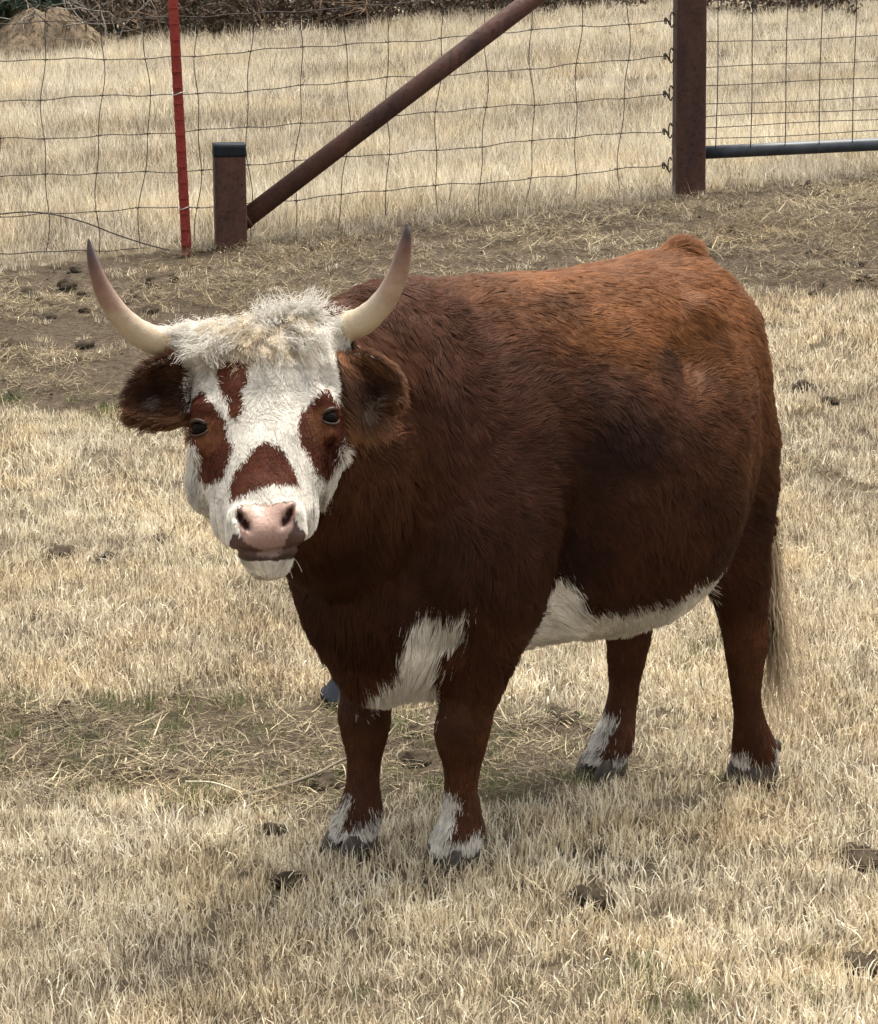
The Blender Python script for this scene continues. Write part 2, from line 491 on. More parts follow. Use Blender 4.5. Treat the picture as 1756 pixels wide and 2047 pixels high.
# ================================================================== fence and gate
def rust_mat(name, c_dark, c_mid, c_light, scale):
    m, nt, b_ = new_mat(name)
    tc = nt.nodes.new('ShaderNodeTexCoord')
    mp = nt.nodes.new('ShaderNodeMapping'); mp.inputs['Scale'].default_value = (1, 1, 0.22)
    nt.links.new(tc.outputs['Object'], mp.inputs['Vector'])
    f1 = noise_node(nt, scale, 6, 0.7, mp.outputs['Vector'], 0.6)
    f2 = noise_node(nt, scale * 7, 4, 0.7, tc.outputs['Object'])
    f3 = noise_node(nt, scale * 0.35, 3, 0.6, tc.outputs['Object'])
    col = ramp(nt, f1, [(0.30, c_dark), (0.52, c_mid), (0.74, c_light)])
    col = mix_col(nt, ramp(nt, f2, [(0.52, (0, 0, 0)), (0.70, (0.75, 0.75, 0.75))]), col, [0.6 * q for q in c_dark])
    col = mix_col(nt, ramp(nt, f3, [(0.45, (0, 0, 0)), (0.70, (0.5, 0.5, 0.5))]), col, c_light)
    nt.links.new(col, b_.inputs['Base Color'])
    nt.links.new(ramp(nt, f2, [(0.3, (0.55, 0.55, 0.55)), (0.7, (0.9, 0.9, 0.9))]), b_.inputs['Roughness'])
    b_.inputs['Specular IOR Level'].default_value = 0.25
    bump(nt, b_, f2, 0.5, 0.003)
    return m
m_pipe = rust_mat('rusty brown pipe', (0.022, 0.0108, 0.0085), (0.052, 0.0235, 0.0172), (0.096, 0.040, 0.026), 9)
m_cap = simple_mat('black pipe cap', (0.005, 0.007, 0.010), (0.013, 0.016, 0.020), 25, 0.8, 0.15)
m_red = rust_mat('red post paint', (0.12, 0.018, 0.013), (0.205, 0.027, 0.019), (0.26, 0.042, 0.028), 12)
m_wire = simple_mat('weathered wire', (0.018, 0.014, 0.012), (0.055, 0.044, 0.037), 60, 0.7, 0.3, 0.2)
m_clip = simple_mat('bright clip wire', (0.30, 0.28, 0.25), (0.45, 0.42, 0.38), 60, 0.45, 0.5, 0.5)
m_gate = simple_mat('dark gate tube', (0.020, 0.025, 0.032), (0.050, 0.058, 0.068), 18, 0.45, 0.4, 0.2, 0.2, 0.002)

FD = normalize(np.array([[1.0, 0.3204, 0.0]]))[0]            # along the fence
FN = np.array([-FD[1], FD[0], 0])                              # away from the camera
def fpt(x, z, off=0.0):
    return np.array([x, float(fence_y(x)), z]) + FN * off

def pipe_ring(c0, c1, r, n=24, cap=True, seg=2):
    path = [np.asarray(c0) + (np.asarray(c1) - np.asarray(c0)) * k / seg for k in range(seg + 1)]
    return tube(path, r, n, cap)

def square_post(c, w, z0, z1, yaw, lean=0.0, ch=0.010):
    h = w / 2
    prof = [(-h + ch, -h), (h - ch, -h), (h - 0.3 * ch, -h + 0.3 * ch), (h, -h + ch), (h, h - ch), (h - 0.3 * ch, h - 0.3 * ch), (h - ch, h), (-h + ch, h), (-h + 0.3 * ch, h - 0.3 * ch), (-h, h - ch), (-h, -h + ch), (-h + 0.3 * ch, -h + 0.3 * ch)]
    n = len(prof); V = []; ca, sa = math.cos(yaw), math.sin(yaw)
    for k in range(5):
        z = z0 + (z1 - z0) * k / 4
        for x, y in prof:
            V.append((c[0] + x * ca - y * sa + lean * (z - z0), c[1] + x * sa + y * ca, z))
    Fc = [(k * n + i, k * n + (i + 1) % n, (k + 1) * n + (i + 1) % n, (k + 1) * n + i) for k in range(4) for i in range(n)]
    return V, Fc + [tuple(range(n - 1, -1, -1)), tuple(range(4 * n, 5 * n))]

# the braced gate post: tall post, short post and the slanting pipe welded between them
brace = empty('pipe_brace', fpt(0.888, float(gz(0.888, fence_y(0.888)))))
bl = Vector(brace.location)
def rel(V): return [np.asarray(v) - np.array(bl) for v in V]
def add_rel(name, VF, mat, parent, smooth=True):
    V, Fc = VF
    return mesh_obj(name, rel(V), Fc, mat, parent, smooth)
gx = 0.884
gp_ = add_rel('gate_post', square_post(fpt(gx + 0.004, 0), 0.106, 0.20, 1.75, R(4.5), -0.010), m_pipe, brace, False)
add_rel('post_cap', square_post(fpt(gx - 0.012, 0), 0.112, 1.75, 1.775, R(4.5)), m_cap, gp_)
gp_['label'] = 'tall brown gate post'
sx = -0.7105
sp_ = add_rel('short_post', square_post(fpt(sx + 0.003, 0), 0.107, 0.10, 0.508, R(7.5), -0.008), m_pipe, brace, False)
add_rel('post_cap', square_post(fpt(sx, 0), 0.109, 0.508, 0.548, R(7.5)), m_cap, sp_)
sp_['label'] = 'short brown stub post with a black top'
dp = add_rel('slanting_pipe', pipe_ring(fpt(sx + 0.010, 0.260), fpt(gx - 0.01, 1.42), 0.0335, 20), m_pipe, brace)
for p0, tilt in ((fpt(sx + 0.052, 0.290), 1), (fpt(gx - 0.050, 1.390), -1)):          # weld beads
    u = normalize((fpt(gx, 1.42) - fpt(sx, 0.262))[None])[0]
    add_rel('weld_bead', pipe_ring(p0 - 0.006 * u, p0 + 0.006 * u, 0.0358, 20), m_pipe, dp)
tag(brace, 'brown pipe corner brace, tall gate post joined to a black-topped stub by a slanting pipe', 'fence post')

# red steel T-post
tp = empty('t_post', (-0.853, float(fence_y(-0.853)) - 0.03, float(gz(-0.853, 10.9))))
def extr(profile, z0, z1):
    n = len(profile)
    V = [(x, y, z0) for x, y in profile] + [(x, y, z1) for x, y in profile]
    Fc = [(i, (i + 1) % n, n + (i + 1) % n, n + i) for i in range(n)] + [tuple(range(n - 1, -1, -1)), tuple(range(n, 2 * n))]
    return V, Fc
V, Fc = extr([(-0.0165, 0.002), (-0.0165, -0.002), (0.0165, -0.002), (0.0165, 0.002), (0.0025, 0.003), (0.0025, 0.032), (-0.0025, 0.032), (-0.0025, 0.003)], -0.30, 1.32)
mesh_obj('shaft', V, Fc, m_red, tp, False)
stud = None
for k in range(24):
    z = 0.03 + 0.053 * k
    if stud is None:
        V, Fc = extr([(-0.0175, -0.002), (-0.012, -0.009), (0.012, -0.009), (0.0175, -0.002)], -0.006, 0.006)
        stud = mesh_data('stud', V, Fc, m_red, False)
    o = link(bpy.data.objects.new('stud', stud), tp); o.location = (0, 0, z)
for z in (0.150, 0.535, 0.92):
    th = np.linspace(-0.2, 3.35, 12)
    mesh_obj('wire_clip', *tube(np.stack([0.021 * np.cos(th), 0.030 - 0.044 * np.sin(th), 0.004 * np.sin(th * 2) + z + 0 * th], -1), 0.0020, 6), m_clip, tp)
tp.rotation_euler = (0, R(-2.2), 0)
tag(tp, 'red steel T-post standing in the wire fence beside the stub post', 'fence post')

# woven wire fence, hung on the far side of the posts
wf = empty('wire_fence', fpt(-0.85, float(gz(-0.85, 11)) , 0.065))
wb = np.array(wf.location)
OFFW = 0.062
def wire_z(i, x):
    return 0.33 + 0.128 * (i - 1) + 0.052 * (np.maximum(x, -0.80) + 0.77) + 0.006 * (np.minimum(x, -0.80) + 0.80)
xs_ = np.arange(-3.6, 0.829, 0.028)
stays = [-1.452 + 0.1635 * k for k in range(-13, 15)]
sj = {k: random.uniform(-0.012, 0.012) for k in range(len(stays))}
def wob(x, i):
    return 0.0035 * math.sin(x * 7.1 + i * 2.3) + 0.0025 * math.sin(x * 19 + i * 1.1) + 0.0018 * math.sin(x * 41 + i * 5)
def stay_x(k, z):
    b = stays[k] + sj[k]
    low = max(0.0, 0.62 - z)
    return b + 0.010 * math.sin(z * 9 + k * 1.7) + 0.005 * math.sin(z * 23 + k) - 0.06 * low * (0.5 + 0.5 * math.sin(k * 1.3)) + 0.012 * (z - 0.6)
for i in range(0, 9):
    path = [fpt(x, float(wire_z(i, x)) + wob(x, i), OFFW + 0.002 * math.sin(x * 13 + i)) - wb for x in xs_ if not (i == 0 and x > -0.95)]
    path = [p for p in path]
    mesh_obj('line_wire', *tube(path, 0.0017 if i not in (0, 8) else 0.0021, 5), m_wire, wf)
for k in range(len(stays)):
    if stays[k] > 0.80: continue
    zt = float(wire_z(8, stays[k])); zb = 0.215 + 0.05 * (stays[k] + 0.7) + random.uniform(-0.02, 0.02)
    zz = np.arange(zb, zt + 0.001, 0.032)
    mesh_obj('stay_wire', *tube([fpt(stay_x(k, z), z, OFFW - 0.003) - wb for z in zz], 0.0016, 5), m_wire, wf)
    for i in range(1, 9):                                    # the knot at each crossing
        x = stays[k]
        z = float(wire_z(i, x))
        xx = stay_x(k, z)
        zc = float(wire_z(i, xx)) + wob(xx, i)
        c = fpt(xx, zc, OFFW - 0.001) - wb
        if stays[k] > -1.75:
            th = np.linspace(0, 9.4, 9)
            mesh_obj('knot', *tube(np.stack([c[0] - 0.009 + 0.002 * th, c[1] + 0.0034 * np.cos(th), c[2] + 0.0034 * np.sin(th)], -1), 0.0013, 4), m_wire, wf)
for i in range(1, 9):                                        # wrapped ends on the gate post
    zc = float(wire_z(i, 0.83)) + wob(0.83, i)
    th = np.linspace(0, 4.6 * math.pi, 34)
    x0 = 0.800
    pth = [fpt(x0 + 0.010 * math.sin(t * 0.9) + 0.0013 * t, zc + 0.013 * math.cos(t) * (1 if t > 4 else 0.6), 0.03 + 0.012 * math.sin(t)) - wb for t in th]
    mesh_obj('wire_tie', *tube(pth, 0.0022, 5), m_wire, wf)
    pth = [fpt(x0 + 0.024 + 0.014 * math.cos(t), zc + 0.026 * math.sin(t) + 0.006, 0.02 + 0.02 * math.cos(t)) - wb for t in np.linspace(0.6, 5.6, 14)]
    mesh_obj('wire_tie', *tube(pth, 0.0026, 5), m_wire, wf)
loose = catmull([fpt(-1.75, 0.300, 0.03), fpt(-1.46, 0.335, 0.02), fpt(-1.33, 0.338, 0.0), fpt(-1.20, 0.305, -0.02), fpt(-1.10, 0.262, -0.04), fpt(-1.00, 0.225, -0.06), fpt(-0.93, 0.205, -0.08)], 6)
mesh_obj('loose_wire', *tube([p - wb for p in loose], 0.0026, 5), m_wire, wf)
tag(wf, 'woven wire field fence with slack grey wires in square openings', 'fence')

# tube gate with a welded wire panel
gt = empty('wire_gate', fpt(0.99, float(gz(0.99, 11.55))))
gb = np.array(gt.location)
def gpt(x, z, off=0.03): return fpt(x, z, off) - gb
def gz_r(x): return 0.460 + 0.014 * (x - 0.944)
X0, X1 = 0.965, 3.30
mesh_obj('bottom_rail', *tube([gpt(x, gz_r(x)) for x in np.linspace(X0 - 0.012, X1, 8)], 0.0235, 18), m_gate, gt)
mesh_obj('top_rail', *tube([gpt(x, gz_r(x) + 1.06) for x in np.linspace(X0 - 0.012, X1, 8)], 0.0235, 18), m_gate, gt)
for x in (X0, X1):
    pass
mesh_obj('end_upright', *tube([gpt(X1, gz_r(X1) - 0.01 + 1.08 * k / 4) for k in range(5)], 0.0235, 18), m_gate, gt)
mesh_obj('hinge_upright', *tube([gpt(0.885, gz_r(0.9) - 0.01 + 1.08 * k / 4, 0.10) for k in range(5)], 0.0235, 18), m_gate, gt)
for zz in (0.0, 1.06):
    mesh_obj('rail_elbow', *tube([gpt(0.885, gz_r(0.9) + zz, 0.10), gpt(0.925, gz_r(0.9) + zz, 0.065), gpt(X0 - 0.010, gz_r(0.95) + zz, 0.03)], 0.0232, 14), m_gate, gt)
k = 0
while True:
    x = 0.988 + 0.1262 * k
    if x > X1 - 0.05: break
    pz = np.linspace(gz_r(x), gz_r(x) + 1.06, 12)
    mesh_obj('upright_wire', *tube([gpt(x + 0.002 * math.sin(z * 11 + k), z, 0.012) for z in pz], 0.0019, 5), m_wire, gt)
    k += 1
for i, hgt in enumerate((0.050, 0.092, 0.130, 0.172, 0.240, 0.303, 0.390, 0.54, 0.70, 0.86)):
    px = np.linspace(0.945, X1, 40)
    mesh_obj('cross_wire', *tube([gpt(x, gz_r(x) + hgt + 0.0025 * math.sin(x * 9 + i * 2), 0.007) for x in px], 0.0016, 5), m_wire, gt)
tag(gt, 'wire panel gate with a dark round bottom rail', 'gate')
# ================================================================== far side of the field
m_bark = simple_mat('grey bark', (0.06, 0.045, 0.035), (0.14, 0.11, 0.085), 25, 0.9)
m_twig = simple_mat('dead brown twigs', (0.075, 0.05, 0.035), (0.17, 0.12, 0.08), 12, 0.9, 0.1, 0, 0)
m_pale = simple_mat('pale bare twigs', (0.10, 0.088, 0.076), (0.20, 0.18, 0.155), 12, 0.9, 0.1, 0, 0)
def leaf_mat(name, c1, c2):
    m, nt, b_ = new_mat(name)
    geo = nt.nodes.new('ShaderNodeNewGeometry')
    f = noise_node(nt, 5.0, 3, 0.6, geo.outputs['Position'])
    s = nt.nodes.new('ShaderNodeMath'); s.operation = 'MULTIPLY_ADD'
    nt.links.new(geo.outputs['Random Per Island'], s.inputs[0]); s.inputs[1].default_value = 0.45
    nt.links.new(f, s.inputs[2])
    nt.links.new(ramp(nt, s.outputs[0], [(0.3, c1), (0.95, c2)]), b_.inputs['Base Color'])
    b_.inputs['Roughness'].default_value = 0.7
    b_.inputs['Specular IOR Level'].default_value = 0.2
    return m
m_cedar = leaf_mat('cedar foliage', (0.012, 0.022, 0.014), (0.040, 0.062, 0.034))
m_dead = leaf_mat('dead leaves', (0.022, 0.016, 0.011), (0.095, 0.068, 0.045))

def branch_net(n, h, spread, r0, levels, seed, low=0.0):
    rs = random.Random(seed)
    V, Fc = [], []
    def add(path, r):
        v, f = tube(path, np.linspace(r, r * 0.35, len(path)), 4, False)
        k = len(V); V.extend(v); Fc.extend([tuple(i + k for i in q) for q in f])
    def grow(p, d, L, r, lev):
        path = [p]
        for k in range(4):
            d = normalize((d + 0.28 * np.array([rs.gauss(0, 1), rs.gauss(0, 1), rs.gauss(0, 0.7)]))[None])[0]
            path.append(path[-1] + d * L / 4)
        add(path, r)
        if lev > 0:
            for _ in range(rs.randint(2, 4)):
                q = path[rs.randint(1, 4)]
                nd = normalize((d + 0.9 * np.array([rs.gauss(0, 1), rs.gauss(0, 1), rs.gauss(0.1, 0.8)]))[None])[0]
                grow(q, nd, L * rs.uniform(0.45, 0.75), r * 0.6, lev - 1)
    for i in range(n):
        a = rs.uniform(0, 6.283)
        p = np.array([spread * 0.25 * rs.gauss(0, 1), spread * 0.25 * rs.gauss(0, 1), low])
        d = normalize(np.array([[math.cos(a) * 0.7, math.sin(a) * 0.7, rs.uniform(0.4, 1.3)]]))[0]
        grow(p, d, h * rs.uniform(0.5, 0.9), r0 * rs.uniform(0.6, 1.1), levels)
    return V, Fc

def leaf_cloud(centers, radii, n, size, flat=0.5, seed=0):
    g = np.random.default_rng(seed)
    ci = g.integers(0, len(centers), n)
    u = normalize(g.standard_normal((n, 3))) * (g.random((n, 1)) ** 0.45)
    p = np.asarray(centers)[ci] + u * np.asarray(radii)[ci][:, None]
    ax = normalize(g.standard_normal((n, 3)) + np.array([0, 0, -0.3])); bx = normalize(np.cross(ax, g.standard_normal((n, 3))))
    L = size * (0.6 + 0.8 * g.random((n, 1))); W = L * flat
    V = np.stack([p - ax * L * 0.5, p + bx * W * 0.5, p + ax * L * 0.6, p - bx * W * 0.5], 1).reshape(-1, 3)
    Fc = np.arange(n * 4).reshape(-1, 4)
    return V, Fc

def cedar(x, y, h, r, seed, label):
    rs = random.Random(seed)
    root = empty('cedar_tree', (x, y, float(gz(x, y))))
    V, Fc = tube([(0, 0, -0.1), (0.03, 0.02, h * 0.4), (0.0, 0.0, h * 0.9)], [0.09, 0.06, 0.015], 8)
    mesh_obj('trunk', V, Fc, m_bark, root)
    cs, rr_ = [], []
    for i in range(60):
        t = rs.random() ** 0.8
        z = 0.05 + t * h * 0.92 if i > 22 else rs.uniform(0.02, 0.35)
        t = t if i > 22 else 0.05
        R_ = r * (1 - t) ** 0.7 * (0.75 + 0.4 * rs.random())
        a = rs.uniform(0, 6.283); q = R_ * math.sqrt(rs.random())
        cs.append((q * math.cos(a), q * math.sin(a), z)); rr_.append(0.14 + 0.22 * (1 - t) * rs.random())
    mesh_obj('crown', *leaf_cloud(np.array(cs), np.array(rr_), 7000, 0.075, 0.34, seed), m_cedar, root, False)
    tag(root, label, 'tree', 'evergreens along the far edge of the field')
cedar(-3.35, 21.40, 3.4, 0.95, 1, 'dark evergreen tree behind the heap of earth, at the picture\'s upper corner')
cedar(-2.45, 21.80, 3.8, 0.90, 2, 'dark evergreen tree standing between the heap of earth and the red post')
cedar(-4.6, 22.00, 4.2, 1.1, 3, 'dark evergreen tree farthest from the gate')

def shrub(x, y, h, spread, seed, mat, label, leaves=0, n=9):
    root = empty('bare_shrub', (x, y, float(gz(x, y))))
    V, Fc = branch_net(n, h, spread, 0.010, 2, seed)
    mesh_obj('stems', V, Fc, mat, root)
    if leaves:
        g = np.random.default_rng(seed)
        cs = np.stack([g.standard_normal(30) * spread * 0.45, g.standard_normal(30) * spread * 0.3, np.abs(g.standard_normal(30)) * h * 0.22 + 0.03], -1)
        mesh_obj('dead_leaves', *leaf_cloud(cs, np.full(30, 0.14), leaves * 3, 0.040, 0.40, seed), m_dead, root, False)
    tag(root, label, 'shrub', 'leafless brush along the far edge of the field')
shrub(-2.05, 20.15, 0.9, 0.5, 11, m_pale, 'pale leafless shrub with thin whitish twigs in front of the evergreens', 0, 6)
shrub(-1.65, 20.85, 0.9, 0.7, 12, m_twig, 'leafless brown shrub just left of the red post top', 900, 10)
shrub(-1.10, 20.65, 1.0, 0.8, 13, m_twig, 'wide brown leafless shrub just right of the red post top', 1200, 11)
shrub(-0.55, 20.75, 0.8, 0.8, 14, m_twig, 'brown leafless shrub between the red post and the slanting pipe', 1000, 10)
shrub(-0.05, 20.55, 0.7, 0.8, 15, m_twig, 'low brown leafless shrub left of where the slanting pipe leaves the picture', 1000, 10)
shrub(0.45, 20.65, 0.6, 0.7, 16, m_twig, 'low dead shrub behind the top of the slanting pipe', 900, 9)
shrub(0.95, 20.95, 0.7, 0.8, 17, m_twig, 'low dead shrub between the slanting pipe and the gate post', 900, 9)
shrub(2.0, 19.25, 0.35, 0.7, 18, m_twig, 'low patch of dark dead brush seen through the gate', 700, 8)
shrub(2.7, 19.45, 0.40, 0.7, 19, m_twig, 'dark dead brush seen through the far end of the gate', 700, 8)

# dark dead undergrowth under the far brush
g_ = np.random.default_rng(8)
cs_ = np.stack([g_.uniform(-6.5, 4.5, 420), g_.uniform(21.3, 23.2, 420), np.zeros(420)], -1)
cs_[:, 2] = gz(cs_[:, 0], cs_[:, 1]) + g_.uniform(0.0, 0.35, 420)
ug = mesh_obj('undergrowth', *leaf_cloud(cs_, np.full(420, 0.22), 26000, 0.07, 0.45, 5), m_dead, None, False)
tag(ug, 'dark dead undergrowth along the far edge of the field', 'undergrowth', kind='stuff')

# heap of earth and old hay
m_heap = simple_mat('heap of earth', (0.085, 0.062, 0.041), (0.20, 0.152, 0.10), 16, 0.95, 0.1, 0, 0.7, 0.03)
nu, nv = 40, 14
V, Fc = [(0, 0, 0.262)], []
for j in range(1, nv + 1):
    f = j / nv
    for i in range(nu):
        a = 2 * math.pi * i / nu
        rr = 0.46 * f * (1 + 0.10 * math.sin(3 * a + 1) + 0.06 * math.sin(7 * a))
        V.append((rr * math.cos(a), rr * math.sin(a), 0.262 * (1 - sstep(0.10, 1.0, f)) ** 0.8 - 0.01 * f))
V = np.array(V)
V += np.array([0.02, 0.02, 0.030]) * (vnoise3(V, 11.0, 4) + 0.6 * vnoise3(V, 31.0, 14)) * (1 - 0.5 * np.clip(np.hypot(V[:, 0], V[:, 1]) / 0.4, 0, 1))[:, None]
for i in range(nu):
    Fc.append((0, 1 + i, 1 + (i + 1) % nu))
for j in range(nv - 1):
    for i in range(nu):
        a, b = 1 + j * nu + i, 1 + j * nu + (i + 1) % nu
        Fc.append((a, a + nu, b + nu, b))
hp = mesh_obj('earth_heap', V, Fc, m_heap)
hp.location = (-2.40, 19.9, float(gz(-2.40, 19.9)) - 0.01)
hp.scale = (1.12, 1.0, 1.15)
g_ = np.random.default_rng(3)
hv, hf = [], []
for k in range(1500):
    a_, q_ = g_.uniform(0, 6.283), 0.46 * math.sqrt(g_.random())
    f_ = q_ / 0.46
    z_ = 0.262 * (1 - float(sstep(0.10, 1.0, f_))) ** 0.8 + g_.uniform(-0.004, 0.022)
    p_ = np.array([q_ * math.cos(a_), q_ * math.sin(a_), z_])
    d_ = normalize(np.array([[math.cos(a_) + g_.normal(0, 0.7), math.sin(a_) + g_.normal(0, 0.7), -0.45 + g_.normal(0, 0.25)]]))[0]
    s_ = normalize(np.cross(d_, [0.1, 0.2, 1.0])[None])[0] * 0.003
    L_ = g_.uniform(0.04, 0.12); n_ = len(hv)
    hv += [p_ - s_, p_ + s_, p_ + d_ * L_ + s_ * 0.3, p_ + d_ * L_ - s_ * 0.3]
    hf.append((n_, n_ + 1, n_ + 2, n_ + 3))
lh = mesh_obj('loose_hay', hv, hf, m_hay, hp)
lh['kind'] = 'stuff'
tag(hp, 'low brown heap of earth and old hay at the far edge of the field', 'mound')

# ================================================================== small things in the paddock
m_dung = simple_mat('dry dung', (0.022, 0.017, 0.012), (0.070, 0.053, 0.036), 30, 0.95, 0.1, 0, 0.8, 0.01)
def clod(x, y, r, hgt, seed, label):
    rs = random.Random(seed)
    V, Fc = np.zeros((0, 3)), []
    for k in range(6):                               # crumbled lumps, grown into one clod
        W, G = ellipsoid((0, 0, 0), (1, 1, 1), 14, 8)
        W = np.array(W)
        nz = 1 + 0.35 * vnoise(W, 1.6, seed + 7 * k) + 0.32 * vnoise(W, 3.7, seed + 3 + k)
        q = (1.0 if k == 0 else rs.uniform(0.3, 0.6)) * r * 0.64
        W = W * nz[:, None] * np.array([q, q * 0.9, min(q, hgt) * (0.9 if k == 0 else 1.0)])
        if k:
            an_ = rs.uniform(0, 6.28); W = W + np.array([math.cos(an_), math.sin(an_), 0]) * r * rs.uniform(0.35, 0.85)
        Fc += [tuple(i_ + len(V) for i_ in f_) for f_ in G]
        V = np.vstack([V, W])
    V[:, 2] = np.maximum(V[:, 2], -0.004) + 0.002
    o = mesh_obj('dung_clod', V, Fc, m_dung)
    o.location = (x, y, float(gz(x, y))); o.rotation_euler = (0, 0, seed * 1.3)
    tag(o, label, 'dung', 'dry dung clods lying about the paddock')
CL = [(0.554, 6.776, 0.022, 0.026, 'round dark dung clod seen between belly and hind leg of the cow'),
      (0.625, 5.50, 0.018, 0.026, 'small dark dung clod just behind the near hind hoof'),
      (-0.739, 7.062, 0.035, 0.022, 'dark dung clod in the grass left of the cow\'s muzzle'),
      (-0.845, 7.116, 0.045, 0.018, 'flat dark dung pat left of the cow\'s muzzle, nearest the picture edge'),
      (-0.640, 7.23, 0.034, 0.020, 'dark dung clod left of the cow\'s muzzle, nearest to the cow'),
      (-0.798, 6.087, 0.020, 0.022, 'small brown dung clod at the left edge above the trampled hay'),
      (-0.701, 5.88, 0.030, 0.018, 'dark dung clod on the upper rim of the trampled hay patch'),
      (0.62, 4.503, 0.055, 0.016, 'black dung pat in the lower right corner of the grass'),
      (0.685, 4.984, 0.060, 0.016, 'dark dung pat at the right edge below the hind hooves'),
      (-0.238, 4.87, 0.030, 0.022, 'dark dung clod in front of the cow\'s far front hoof'),
      (0.238, 4.793, 0.050, 0.014, 'flattened dung pat below and right of the near front hoof'),
      (-0.271, 5.133, 0.026, 0.020, 'small dung clod left of the cow\'s far front hoof'),
      (-1.30, 10.24, 0.050, 0.030, 'dark earthy dung clod in the mud left of the cow\'s horn'),
      (-1.243, 9.40, 0.050, 0.026, 'dark dung clod at the left edge level with the cow\'s ear'),
      (-1.20, 10.36, 0.042, 0.028, 'dark dung clod in the mud close under the wire fence'),
      (0.972, 8.567, 0.035, 0.026, 'dark dung clod in the grass right of the cow\'s rump'),
      (1.03, 8.42, 0.030, 0.018, 'smaller dung clod right of the cow\'s rump, nearer the camera'),
      (0.721, 6.286, 0.022, 0.018, 'little dung clod right of the tail switch'),
      (0.234, 5.811, 0.048, 0.016, 'flat dark dung pat under the cow\'s belly in front of the far hind leg'),
      (0.456, 9.094, 0.022, 0.016, 'small dung clod on the bare strip above the cow\'s back'),
      (1.285, 9.729, 0.030, 0.018, 'dark dung clod on the bare strip at the right edge'),
      (1.20, 10.15, 0.026, 0.016, 'small dung clod on the bare strip below the gate'),
      (-0.045, 5.73, 0.026, 0.022, 'dark dung clod seen between the cow\'s front legs')]
for i, (x, y, r, hgt, lb) in enumerate(CL):
    clod(x, y, r, hgt, i + 1, lb)

# overturned rubber pan behind the far front leg
m_rub = simple_mat('black rubber', (0.007, 0.009, 0.013), (0.014, 0.017, 0.023), 20, 0.8, 0.12, 0, 0.1)
prof = [(0.072, 0.0), (0.0755, 0.003), (0.0755, 0.010), (0.070, 0.012), (0.050, 0.047), (0.044, 0.052), (0.0, 0.053)]
inner = [(0.0, 0.040), (0.042, 0.039), (0.064, 0.008), (0.066, 0.0)]
allp = prof + inner
nu = 32
V, Fc = [], []
for r, z in allp:
    for i in range(nu):
        a = 2 * math.pi * i / nu
        V.append((max(r, 1e-4) * math.cos(a), max(r, 1e-4) * math.sin(a), z))
for j in range(len(allp) - 1):
    for i in range(nu):
        a, b = j * nu + i, j * nu + (i + 1) % nu
        Fc.append((a, b, b + nu, a + nu))
for i in range(nu):
    a, b = (len(allp) - 1) * nu + i, (len(allp) - 1) * nu + (i + 1) % nu
    Fc.append((a, b, (i + 1) % nu, i))
pan = mesh_obj('feed_pan', V, Fc, m_rub)
pan.location = (-0.150, 5.93, 0.008)
pan.rotation_euler = (R(4), R(3), 0.4)
tag(pan, 'black rubber pan lying upside down behind the cow\'s far front leg', 'feed pan')

# stalks
m_stalk = simple_mat('pale stalk', (0.50, 0.42, 0.28), (0.68, 0.60, 0.44), 20, 0.7)
m_stick = simple_mat('grey twig', (0.10, 0.08, 0.06), (0.20, 0.165, 0.12), 20, 0.85)
o = mesh_obj('straw_stalk', *tube(catmull([(-0.435, 5.35, 0.022), (-0.385, 5.33, 0.026), (-0.335, 5.305, 0.016)], 4), 0.0015, 6), m_stalk)
tag(o, 'single pale straw stalk lying on the trampled hay before the cow', 'stalk')
o = mesh_obj('twig', *tube(catmull([(-0.34, 5.30, 0.010), (-0.27, 5.335, 0.018), (-0.21, 5.40, 0.022), (-0.16, 5.475, 0.026), (-0.11, 5.50, 0.012)], 5), [0.0034] * 12 + [0.0024] * 9, 7), m_stick)
tag(o, 'grey-brown twig on the ground beside the cow\'s far front leg', 'stick')
# ================================================================== the cow
# local frame: x forward, y to the cow's left, z up, origin on the ground under the middle of the body
COW_POS = Vector((0.18497, 5.21484, 0.0))
COW_RZ = R(-136.569)

class Parts:
    def __init__(self):
        self.v, self.f, self.n = [], [], 0
    def add(self, V, Fc):
        self.v.extend([tuple(map(float, p)) for p in V])
        self.f.extend([tuple(i + self.n for i in f) for f in Fc])
        self.n += len(V)

def loft(rings):
    k = len(rings[0])
    V = [p for r in rings for p in r]
    Fc = []
    for i in range(len(rings) - 1):
        for j in range(k):
            a, b = i * k + j, i * k + (j + 1) % k
            Fc.append((a, b, b + k, a + k))
    V.append(np.mean(rings[0], axis=0)); V.append(np.mean(rings[-1], axis=0))
    c0, c1 = len(V) - 2, len(V) - 1
    L = (len(rings) - 1) * k
    for j in range(k):
        Fc.append((c0, (j + 1) % k, j))
        Fc.append((c1, L + j, L + (j + 1) % k))
    return V, Fc

def interp_rows(rows, per=6):
    return catmull(np.asarray(rows, float), per)

P = Parts()
ANG = np.linspace(0, 2 * math.pi, 40, endpoint=False)

